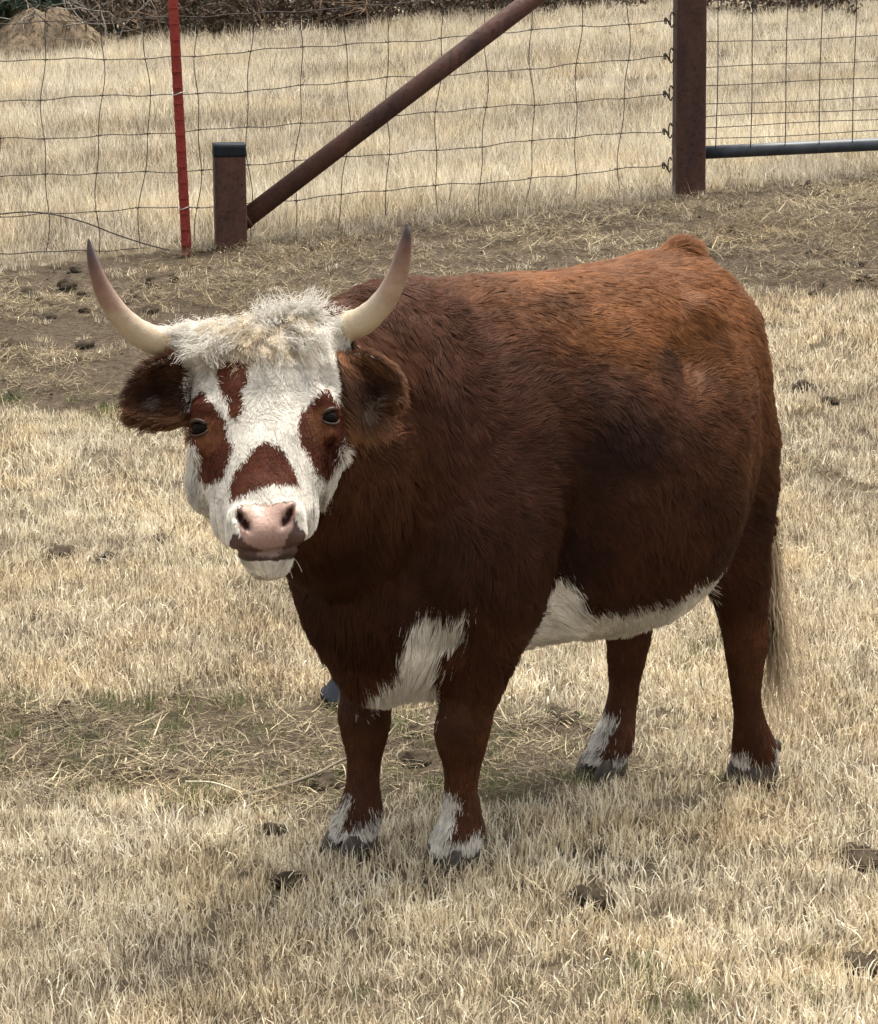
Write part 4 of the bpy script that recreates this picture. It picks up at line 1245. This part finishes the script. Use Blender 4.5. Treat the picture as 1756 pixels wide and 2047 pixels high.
# ---- horns
m_horn, nt, b_ = new_mat('horn')
tc = nt.nodes.new('ShaderNodeTexCoord')
at = nt.nodes.new('ShaderNodeAttribute'); at.attribute_name = 'along'
f_ = noise_node(nt, 40, 4, 0.6, tc.outputs['Object'])
mp = nt.nodes.new('ShaderNodeMath'); mp.operation = 'MULTIPLY_ADD'
nt.links.new(f_, mp.inputs[0]); mp.inputs[1].default_value = 0.26
nt.links.new(at.outputs['Fac'], mp.inputs[2])
col = ramp(nt, mp.outputs[0], [(0.10, (0.27, 0.19, 0.14)), (0.24, (0.37, 0.30, 0.20)), (0.52, (0.31, 0.245, 0.17)), (0.70, (0.19, 0.118, 0.082)), (0.88, (0.085, 0.038, 0.030)), (1.0, (0.032, 0.016, 0.015))])
nt.links.new(col, b_.inputs['Base Color'])
b_.inputs['Roughness'].default_value = 0.45
b_.inputs['Specular IOR Level'].default_value = 0.4
bump(nt, b_, noise_node(nt, 120, 4, 0.7, tc.outputs['Object']), 0.5, 0.003)
for s in (-1, 1):
    pts = [(0.100, 0.118, -0.045), (0.130, 0.127, -0.040), (0.158, 0.135, -0.028), (0.190, 0.161, -0.008), (0.212, 0.197, 0.012), (0.2235, 0.231, 0.026), (0.2290, 0.260 if s < 0 else 0.252, 0.034), (0.2305, 0.284 if s < 0 else 0.268, 0.036)]
    path = catmull([(s * a, b, c) for a, b, c in pts], 7)
    t = np.linspace(0, 1, len(path))
    rad = np.interp(t, [0, 0.14, 0.3, 0.45, 0.6, 0.75, 0.9, 1], [0.0240, 0.0236, 0.0208, 0.0176, 0.0140, 0.0098, 0.0052, 0.0014])
    rad = rad * (1 + 0.022 * np.sin(t * 95 + 2 * np.sin(t * 23)) * (t < 0.45))
    V, Fc = tube(path, rad, 16)
    ho = mesh_obj('horn', head_to_cow(np.array(V)), Fc, m_horn, cow)
    al = ho.data.attributes.new('along', 'FLOAT', 'POINT')
    al.data.foreach_set('value', np.repeat(t, 16))

# ---- eyes
m_eye, nt, b_ = new_mat('eye')
b_.inputs['Base Color'].default_value = (0.006, 0.004, 0.003, 1)
b_.inputs['Roughness'].default_value = 0.32
b_.inputs['Specular IOR Level'].default_value = 0.05
m_lid = simple_mat('eyelid skin', (0.020, 0.009, 0.006), (0.042, 0.018, 0.011), 60, 0.5)
for s in (-1, 1):
    # the eye looks outward and forward
    yaw = s * R(38)
    M = np.array([[math.cos(yaw), 0, math.sin(yaw)], [0, 1, 0], [-math.sin(yaw), 0, math.cos(yaw)]])
    cE = np.array([s * 0.0915, -0.003, 0.042])
    V, Fc = ellipsoid(cE, (0.0150, 0.0116, 0.0162), 24, 16, M)
    eo = mesh_obj('eye', head_to_cow(np.array(V)), Fc, m_eye, cow)
    for sg, nm in ((1, 'upper_eyelid'), (-1, 'lower_eyelid')):
        th = np.linspace(-1.25, 1.25, 13)
        arc = np.stack([0.0158 * np.sin(th), sg * 0.0122 * np.cos(th) ** 0.8 * (1.0 if sg > 0 else 0.85), 0.0165 * np.cos(th) * 0.62 + 0.003], -1)
        arc = arc @ M.T + cE
        V, Fc = tube(arc, np.interp(np.abs(th), [0, 1.25], [0.0030 if sg > 0 else 0.0022, 0.0016]), 8)
        mesh_obj(nm, head_to_cow(np.array(V)), Fc, m_lid, cow)

# ---- hooves: two claws a foot and the dewclaws behind
m_hoof = simple_mat('hoof', (0.018, 0.014, 0.011), (0.055, 0.042, 0.032), 45, 0.6, 0.3, 0, 0.3, 0.003)
feet = [(0.303, 0.083, 0.0), (0.372, -0.083, 0.0), (-0.408, 0.095, 0.0), (-0.228, -0.095, 0.0)]
for k, (fx, fy, fz) in enumerate(feet):
    for s in (-1, 1):
        rings = []
        for z, fwd, back, wid, sh in ((0.000, 0.046, 0.030, 0.0195, 0.0), (0.006, 0.046, 0.031, 0.0205, 0.0), (0.020, 0.040, 0.031, 0.0200, -0.002), (0.034, 0.034, 0.030, 0.0185, -0.004), (0.042, 0.028, 0.026, 0.016, -0.004)):
            t = np.linspace(0, 2 * math.pi, 20, endpoint=False)
            cx = np.where(np.cos(t) > 0, fwd, back) * np.sign(np.cos(t)) * np.abs(np.cos(t)) ** 0.85
            cy = wid * np.sign(np.sin(t)) * np.abs(np.sin(t)) ** 0.8
            rings.append(np.stack([fx + sh + cx, fy + s * (0.0205 + 0.10 * np.clip(cx, 0, 1) * 0.3) + cy, np.full_like(t, fz + z)], -1))
        mesh_obj('hoof_claw', *loft(rings), m_hoof, cow)
        V, Fc = ellipsoid((fx - 0.036, fy + s * 0.019, 0.058), (0.011, 0.010, 0.014), 12, 8)
        mesh_obj('dewclaw', V, Fc, m_hoof, cow)
# ---- the coat: real strands, combed back and down
m_fur, nt, b_ = new_mat('cow fur')
at = nt.nodes.new('ShaderNodeAttribute'); at.attribute_name = 'fur_col'
an = nt.nodes.new('ShaderNodeAttribute'); an.attribute_name = 'snor'
hi = nt.nodes.new('ShaderNodeHairInfo')
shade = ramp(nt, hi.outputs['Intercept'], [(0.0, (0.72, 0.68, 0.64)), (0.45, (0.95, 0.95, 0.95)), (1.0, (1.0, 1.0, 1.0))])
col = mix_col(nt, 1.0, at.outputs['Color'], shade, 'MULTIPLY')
nt.links.new(col, b_.inputs['Base Color'])
tr_ = nt.nodes.new('ShaderNodeBsdfTranslucent'); nt.links.new(col, tr_.inputs['Color'])
mx_ = nt.nodes.new('ShaderNodeMixShader'); mx_.inputs[0].default_value = 0.30
nt.links.new(b_.outputs[0], mx_.inputs[1]); nt.links.new(tr_.outputs[0], mx_.inputs[2])
nt.links.new(mx_.outputs[0], [q for q in nt.nodes if q.type == 'OUTPUT_MATERIAL'][0].inputs['Surface'])
b_.inputs['Roughness'].default_value = 0.55
b_.inputs['Specular IOR Level'].default_value = 0.10
geo = nt.nodes.new('ShaderNodeNewGeometry')
va = nt.nodes.new('ShaderNodeVectorMath'); va.operation = 'SCALE'; va.inputs['Scale'].default_value = 0.55
nt.links.new(geo.outputs['Normal'], va.inputs[0])
vt = nt.nodes.new('ShaderNodeVectorTransform'); vt.vector_type = 'NORMAL'; vt.convert_from = 'OBJECT'; vt.convert_to = 'WORLD'
nt.links.new(an.outputs['Vector'], vt.inputs[0])
vb = nt.nodes.new('ShaderNodeVectorMath'); vb.operation = 'ADD'
nt.links.new(va.outputs[0], vb.inputs[0]); nt.links.new(vt.outputs[0], vb.inputs[1])
vn = nt.nodes.new('ShaderNodeVectorMath'); vn.operation = 'NORMALIZE'
nt.links.new(vb.outputs[0], vn.inputs[0])
nt.links.new(vn.outputs[0], b_.inputs['Normal'])

def hair_object(name, pts, rad, col, snor, parent, mat):
    """pts (n,k,3)"""
    n, k, _ = pts.shape
    hc = bpy.data.hair_curves.new(name)
    hc.add_curves([k] * n)
    hc.points.foreach_set('position', pts.astype(np.float32).ravel())
    ra = hc.attributes.get('radius') or hc.attributes.new('radius', 'FLOAT', 'POINT')
    ra.data.foreach_set('value', rad.astype(np.float32).ravel())
    c = hc.attributes.new('fur_col', 'FLOAT_COLOR', 'CURVE')
    c.data.foreach_set('color', np.concatenate([col, np.ones((n, 1))], 1).astype(np.float32).ravel())
    s = hc.attributes.new('snor', 'FLOAT_VECTOR', 'CURVE')
    s.data.foreach_set('vector', snor.astype(np.float32).ravel())
    hc.materials.append(mat)
    return link(bpy.data.objects.new(name, hc), parent)

# faces -> triangles
body_me.calc_loop_triangles()
tri = np.empty(len(body_me.loop_triangles) * 3, dtype=np.int32)
body_me.loop_triangles.foreach_get('vertices', tri); tri = tri.reshape(-1, 3)
ta, tb, tcn = co[tri[:, 0]], co[tri[:, 1]], co[tri[:, 2]]
area = 0.5 * np.linalg.norm(np.cross(tb - ta, tcn - ta), axis=1)
cen = (ta + tb + tcn) / 3
hh = cow_to_head(cen)
_, t_hd, t_ear = coat(cen, np.zeros_like(cen))
_, t_pad, t_lip, t_mou = skin_zone(cen)
dens = np.full(len(cen), 150e3)
dens[cen[:, 2] < 0.30] = 230e3
dens[cen[:, 1] < -0.12] *= 0.45
dens[t_hd] = 520e3
dens[t_ear] = 260e3
dens[t_pad | t_lip | t_mou] = 0
for s in (-1, 1):
    dens[np.hypot((hh[:, 0] - s * 0.0915) / 0.0155, (hh[:, 1] + 0.003) / 0.0115) < 1] *= (0.0)
dens[cen[:, 2] < 0.036] = 0
lam = dens * area
N = int(lam.sum())
pick = rng.choice(len(cen), N, p=lam / lam.sum())
r1, r2 = np.sqrt(rng.random(N)), rng.random(N)
w0, w1, w2 = 1 - r1, r1 * (1 - r2), r1 * r2
root = ta[pick] * w0[:, None] + tb[pick] * w1[:, None] + tcn[pick] * w2[:, None]
sn = normalize(nor[tri[pick, 0]] * w0[:, None] + nor[tri[pick, 1]] * w1[:, None] + nor[tri[pick, 2]] * w2[:, None])
_hq0 = cow_to_head(root)
_jh = np.where((_hq0[:, 2] > -0.03) & (np.abs(_hq0[:, 0]) < 0.13) & (np.abs(_hq0[:, 1]) < 0.25), 0.0022, 0.006)[:, None]
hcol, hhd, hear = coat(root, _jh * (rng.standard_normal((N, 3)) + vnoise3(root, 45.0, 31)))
hq = cow_to_head(root)
a, b, c = hq.T
x, y, z = root.T
# lengths
ln = np.full(N, 0.026)
ln = np.where(z < 0.42, 0.026 - 0.016 * sstep(0.40, 0.22, z), ln)
ln = np.where(z < 0.09, 0.013, ln)
belly = (sn[:, 2] < -0.45) & (z > 0.27)
ln = np.where(belly, 0.030, ln)
neckz = sstep(0.22, 0.45, x) * (z > 0.3)
ln = ln + 0.008 * neckz
face_l = 0.0065 + 0.011 * sstep(0.085, 0.105, np.abs(a)) * (b < -0.03) + 0.013 * sstep(0.02, 0.10, b) * (np.abs(a) < 0.085)
ln = np.where(hhd, face_l, ln)
polltop = hhd & (b > 0.085)
_st = hhd & (np.hypot((a + 0.042 - 0.10 * (b - 0.06)) / 0.030, (b - 0.065) / 0.055) < 1)
ln = np.where(polltop, 0.022, ln)
ln = np.where(hhd & (np.abs(a) > 0.095) & (b > 0.085), 0.011, ln)
ln = np.where(_st, 0.008, ln)
ln = np.where(hear, 0.022, ln)
ln = np.where(hhd & (b < -0.10) & (c > 0.10), 0.009, ln)
ln = np.where(hhd & (b < -0.192) & (c > 0.07), 0.014, ln)
for s in (-1, 1):
    ln = np.where(hhd & (np.hypot((a - s * 0.0915) / 0.03, (b + 0.003) / 0.024) < 1), 0.007, ln)
tailhead = np.exp(-(((root - np.array([-0.30, 0.0, 0.955])) / np.array([0.035, 0.03, 0.04])) ** 2).sum(1))
ln = ln + 0.014 * tailhead
ln *= 0.70 + 0.6 * rng.random(N)
# combing
flow = np.tile(np.array([-1.0, 0, -0.42]), (N, 1))
flow[:, 2] -= 0.5 * sstep(0.75, 0.45, z)
flow += np.array([0.45, 0, -0.55]) * neckz[:, None]
legz = sstep(0.38, 0.26, z)[:, None]
flow = flow * (1 - legz) + np.array([-0.2, 0, -1.0]) * legz
fh = np.stack([a * 1.3 + 0.012 * np.sign(a), (b - 0.055), 0.25 + 0 * a], -1)
fh[:, 1] -= 0.05 * (b < 0.03)
fh = normalize(fh)
fe = normalize(np.stack([np.sign(a) * 1.0, (b - 0.05) * 16, 0.55 + 0 * a], -1))
flow = np.where(hhd[:, None], head_dir(fh), flow)
flow = np.where(hear[:, None], head_dir(fe), flow)
flow = normalize(flow)
flow = flow + 0.70 * vnoise3(root, 8.0, 51) * (~hhd)[:, None] + (0.42 + 0.75 * (hhd & (b > 0.0)))[:, None] * vnoise3(root, 34.0, 61) + 0.16 * rng.standard_normal((N, 3))
flow = flow - sn * (flow * sn).sum(1, keepdims=True)
flow = normalize(flow)
lift = np.where(hear, 0.75, np.where(hhd, 0.30, 0.24)) + 0.15 * vnoise(root, 22.0, 71)
lift = np.where(polltop & (np.abs(a) < 0.09), 0.55, lift) + 0.6 * tailhead
lift = np.where(hhd & (b < -0.03) & (np.abs(a) > 0.07), 0.62, lift)
lift = np.where(z < 0.25, 0.22, lift)
K = 5
S = np.linspace(0, 1, K)
tip_flow = normalize(flow + 0.45 * vnoise3(root, 60.0, 81) + np.array([0, 0, -0.18]))
pts = np.empty((N, K, 3))
for k, s_ in enumerate(S):
    d = flow * (s_ - 0.5 * s_ * s_) + tip_flow * 0.5 * s_ * s_
    pts[:, k] = root + ln[:, None] * (d + sn * (lift[:, None] * (s_ * (1.15 - 0.45 * s_))))
# clumping: strands in a small cell lean together towards their tips
def clump(pts, root, cell, amount, seed):
    q = root / cell + 0.6 * vnoise3(root, 60.0, seed)
    ids = np.floor(q).astype(np.int64)
    ids -= ids.min(0)
    key = (ids[:, 0] * 4096 + ids[:, 1]) * 4096 + ids[:, 2]
    _, inv = np.unique(key, return_inverse=True)
    cnt = np.bincount(inv)
    for k in range(1, pts.shape[1]):
        off = pts[:, k]
        mean = np.stack([np.bincount(inv, off[:, j]) / cnt for j in range(3)], -1)[inv]
        wgt = np.asarray(amount) * (k / (pts.shape[1] - 1)) ** 1.3
        pts[:, k] = off * (1 - wgt[:, None]) + mean * wgt[:, None]
    return pts
pts = clump(pts, root, np.where(hhd, 0.008, 0.012)[:, None], np.where(hear, 0.2, np.where(hhd, np.where(b > 0.0, 0.5, 0.3), 0.40)), 91)
pts = clump(pts, root, 0.030, np.where(hhd | hear, 0.10, 0.34) * (z > 0.25), 95)
r0 = np.where(hhd, 0.00036, np.where(hear, 0.00042, 0.00050)) * (0.75 + 0.5 * rng.random(N))
rad = r0[:, None] * np.array([1.0, 1.0, 0.85, 0.62, 0.22])[None]
_ci3 = np.floor(root / 0.011 + 0.6 * vnoise3(root, 60.0, 91)).astype(np.int64)
cv = (0.80 + 0.40 * rng.random((N, 1))) * (0.84 + 0.32 * _hash3(_ci3[:, 0], _ci3[:, 1], _ci3[:, 2], 7)[:, None]) ** np.where(hhd, 0.75, 1.0)[:, None] * (1 + 0.22 * vnoise(root, 26.0, 99)[:, None])
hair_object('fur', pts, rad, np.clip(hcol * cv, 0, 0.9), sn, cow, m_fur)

# ---- the curly topknot between the horns
def lock(base_ab, n, length, out, curl, colr, spread, width):
    """a lock of n strands rooted at base (a,b,c) in the head frame"""
    base = np.asarray(base_ab, float)
    rt = base + np.asarray(spread) * rng.standard_normal((n, 3))
    K2 = 10
    t = np.linspace(0, 1, K2)
    d = normalize(np.asarray(out, float)[None])[0]
    perp1 = normalize(np.cross(d, [0.2, 0.1, 1.0])[None])[0]; perp2 = np.cross(d, perp1)
    ph = 2 * math.pi * random.random()
    L = length * (0.75 + 0.5 * rng.random(n))
    P3 = np.empty((n, K2, 3))
    for k in range(K2):
        an = ph + curl[1] * t[k]
        off = curl[0] * t[k] ** 0.7 * (math.cos(an) * perp1 + math.sin(an) * perp2) - curl[0] * t[k] ** 0.7 * math.cos(ph) * perp1 * 0.5
        P3[:, k] = rt * (1 - 0.2 * t[k]) + base * 0.2 * t[k] + L[:, None] * t[k] * d + off + np.array([0, -0.012, 0.010]) * t[k] ** 2 + 0.0022 * rng.standard_normal((n, 3)) * t[k]
    rd = width * np.interp(t, [0, 0.7, 1], [1, 0.8, 0.25])[None] * (0.8 + 0.4 * rng.random((n, 1)))
    cc = np.asarray(colr)[None] * (0.75 + 0.5 * rng.random((n, 1)))
    nrm = normalize(np.array([d[0] * 0.3, 0.75, 0.55])[None])
    return P3, rd, cc, np.repeat(nrm, n, 0)
LK = []
def poll_c(by): return float(np.interp(by, [0.05, 0.075, 0.12, 0.15], [0.056, 0.046, 0.010, -0.045]))
for i in range(120):                                  # tousled strands falling over the forehead
    ax_ = random.gauss(0.0, 0.042)
    ax_ = max(-0.072, min(0.072, ax_))
    by = random.uniform(0.122 if -0.065 < ax_ < -0.01 else 0.108, 0.152)
    out = (ax_ * 5 + random.gauss(0, 0.6), random.uniform(-0.75, 0.35), random.uniform(0.25, 0.7))
    colr = WHITE * random.uniform(0.85, 1.0) if abs(ax_) > 0.055 or random.random() < 0.3 else CREAM * random.uniform(0.65, 1.25)
    LK.append(lock((ax_, by, poll_c(by)), 22, random.uniform(0.025, 0.055), out, (random.uniform(0.003, 0.009), random.uniform(2.0, 6.0)), colr, (0.006, 0.005, 0.003), 0.00030))
for ca_, cb_, nn_, hh_ in ((-0.092, 0.135, 20, 0.030), (0.045, 0.148, 26, 0.046), (0.085, 0.140, 14, 0.030), (-0.045, 0.146, 12, 0.026), (0.0, 0.146, 8, 0.022)):   # upright tufts along the poll
    for i in range(nn_):
        ax_ = ca_ + random.gauss(0, 0.014)
        LK.append(lock((ax_, cb_ + random.uniform(-0.010, 0.004), -0.03 + random.gauss(0, 0.01)), 18, hh_ * random.uniform(0.6, 1.2), (np.sign(ca_) * 0.35 + random.gauss(0, 0.45), random.uniform(0.6, 1.0), random.uniform(-0.1, 0.5)), (random.uniform(0.002, 0.006), random.uniform(1.5, 4.5)), WHITE * random.uniform(0.9, 1.05), (0.007, 0.004, 0.006), 0.00030))
pp = np.concatenate([q[0].reshape(-1, 3) for q in LK]); 
hair_object('topknot', head_to_cow(pp).reshape(-1, 10, 3), np.concatenate([q[1] for q in LK]), np.clip(np.concatenate([q[2] for q in LK]), 0, 0.9), np.concatenate([head_dir(q[3]) for q in LK]), cow, m_fur)

# ---- tail switch: long pale wavy hair
n = 260
t = np.linspace(0, 1, 14)
rt = np.array([-0.444, 0.096, 0.37]) + rng.standard_normal((n, 3)) * np.array([0.007, 0.007, 0.035])
Lt = 0.235 * (0.45 + 0.75 * rng.random(n))
clid = rng.integers(0, 16, n)
cph = rng.random(16) * 6.28; cof = rng.standard_normal((16, 2)) * 0.022; cfr = 7 + 7 * rng.random(16)
sw = np.empty((n, 14, 3))
for k, tk in enumerate(t):
    wave = 0.013 * tk * np.sin(cph[clid] + cfr[clid] * tk)
    sw[:, k, 0] = rt[:, 0] + (cof[clid, 0] - 0.010) * tk + wave + 0.0025 * rng.standard_normal(n) * tk
    sw[:, k, 1] = rt[:, 1] + (cof[clid, 1] + 0.012) * tk + wave * 0.7 + 0.0025 * rng.standard_normal(n) * tk
    sw[:, k, 2] = np.maximum(rt[:, 2] - Lt * tk, 0.02)
sc_ = np.array([0.46, 0.36, 0.24])[None] * (0.6 + 0.6 * rng.random((n, 1)))
hair_object('tail_switch', sw, np.full((n, 14), 0.00055) * np.interp(t, [0, 0.8, 1], [1, 0.9, 0.3])[None], sc_, np.repeat(normalize(np.array([[-0.6, 0.8, 0.3]])), n, 0), cow, m_fur)
# whiskers and chin hair
n = 9
rt = np.stack([rng.uniform(-0.05, 0.05, n), rng.uniform(-0.215, -0.19, n), rng.uniform(0.13, 0.165, n)], -1)
wv = np.empty((n, 6, 3))
dr = normalize(np.stack([rt[:, 0] * 14, -0.8 + 0 * rt[:, 0], 0.5 + 0 * rt[:, 0]], -1) + 0.3 * rng.standard_normal((n, 3)))
for k, tk in enumerate(np.linspace(0, 1, 6)):
    wv[:, k] = rt + dr * 0.016 * tk + np.array([0, -0.008, 0]) * tk * tk
hair_object('whiskers', head_to_cow(wv.reshape(-1, 3)).reshape(-1, 6, 3), np.full((n, 6), 0.00025), np.tile([0.6, 0.52, 0.44], (n, 1)), np.repeat(head_dir([[0, 0, 1.0]]), n, 0), cow, m_fur)
print('fur strands', N)
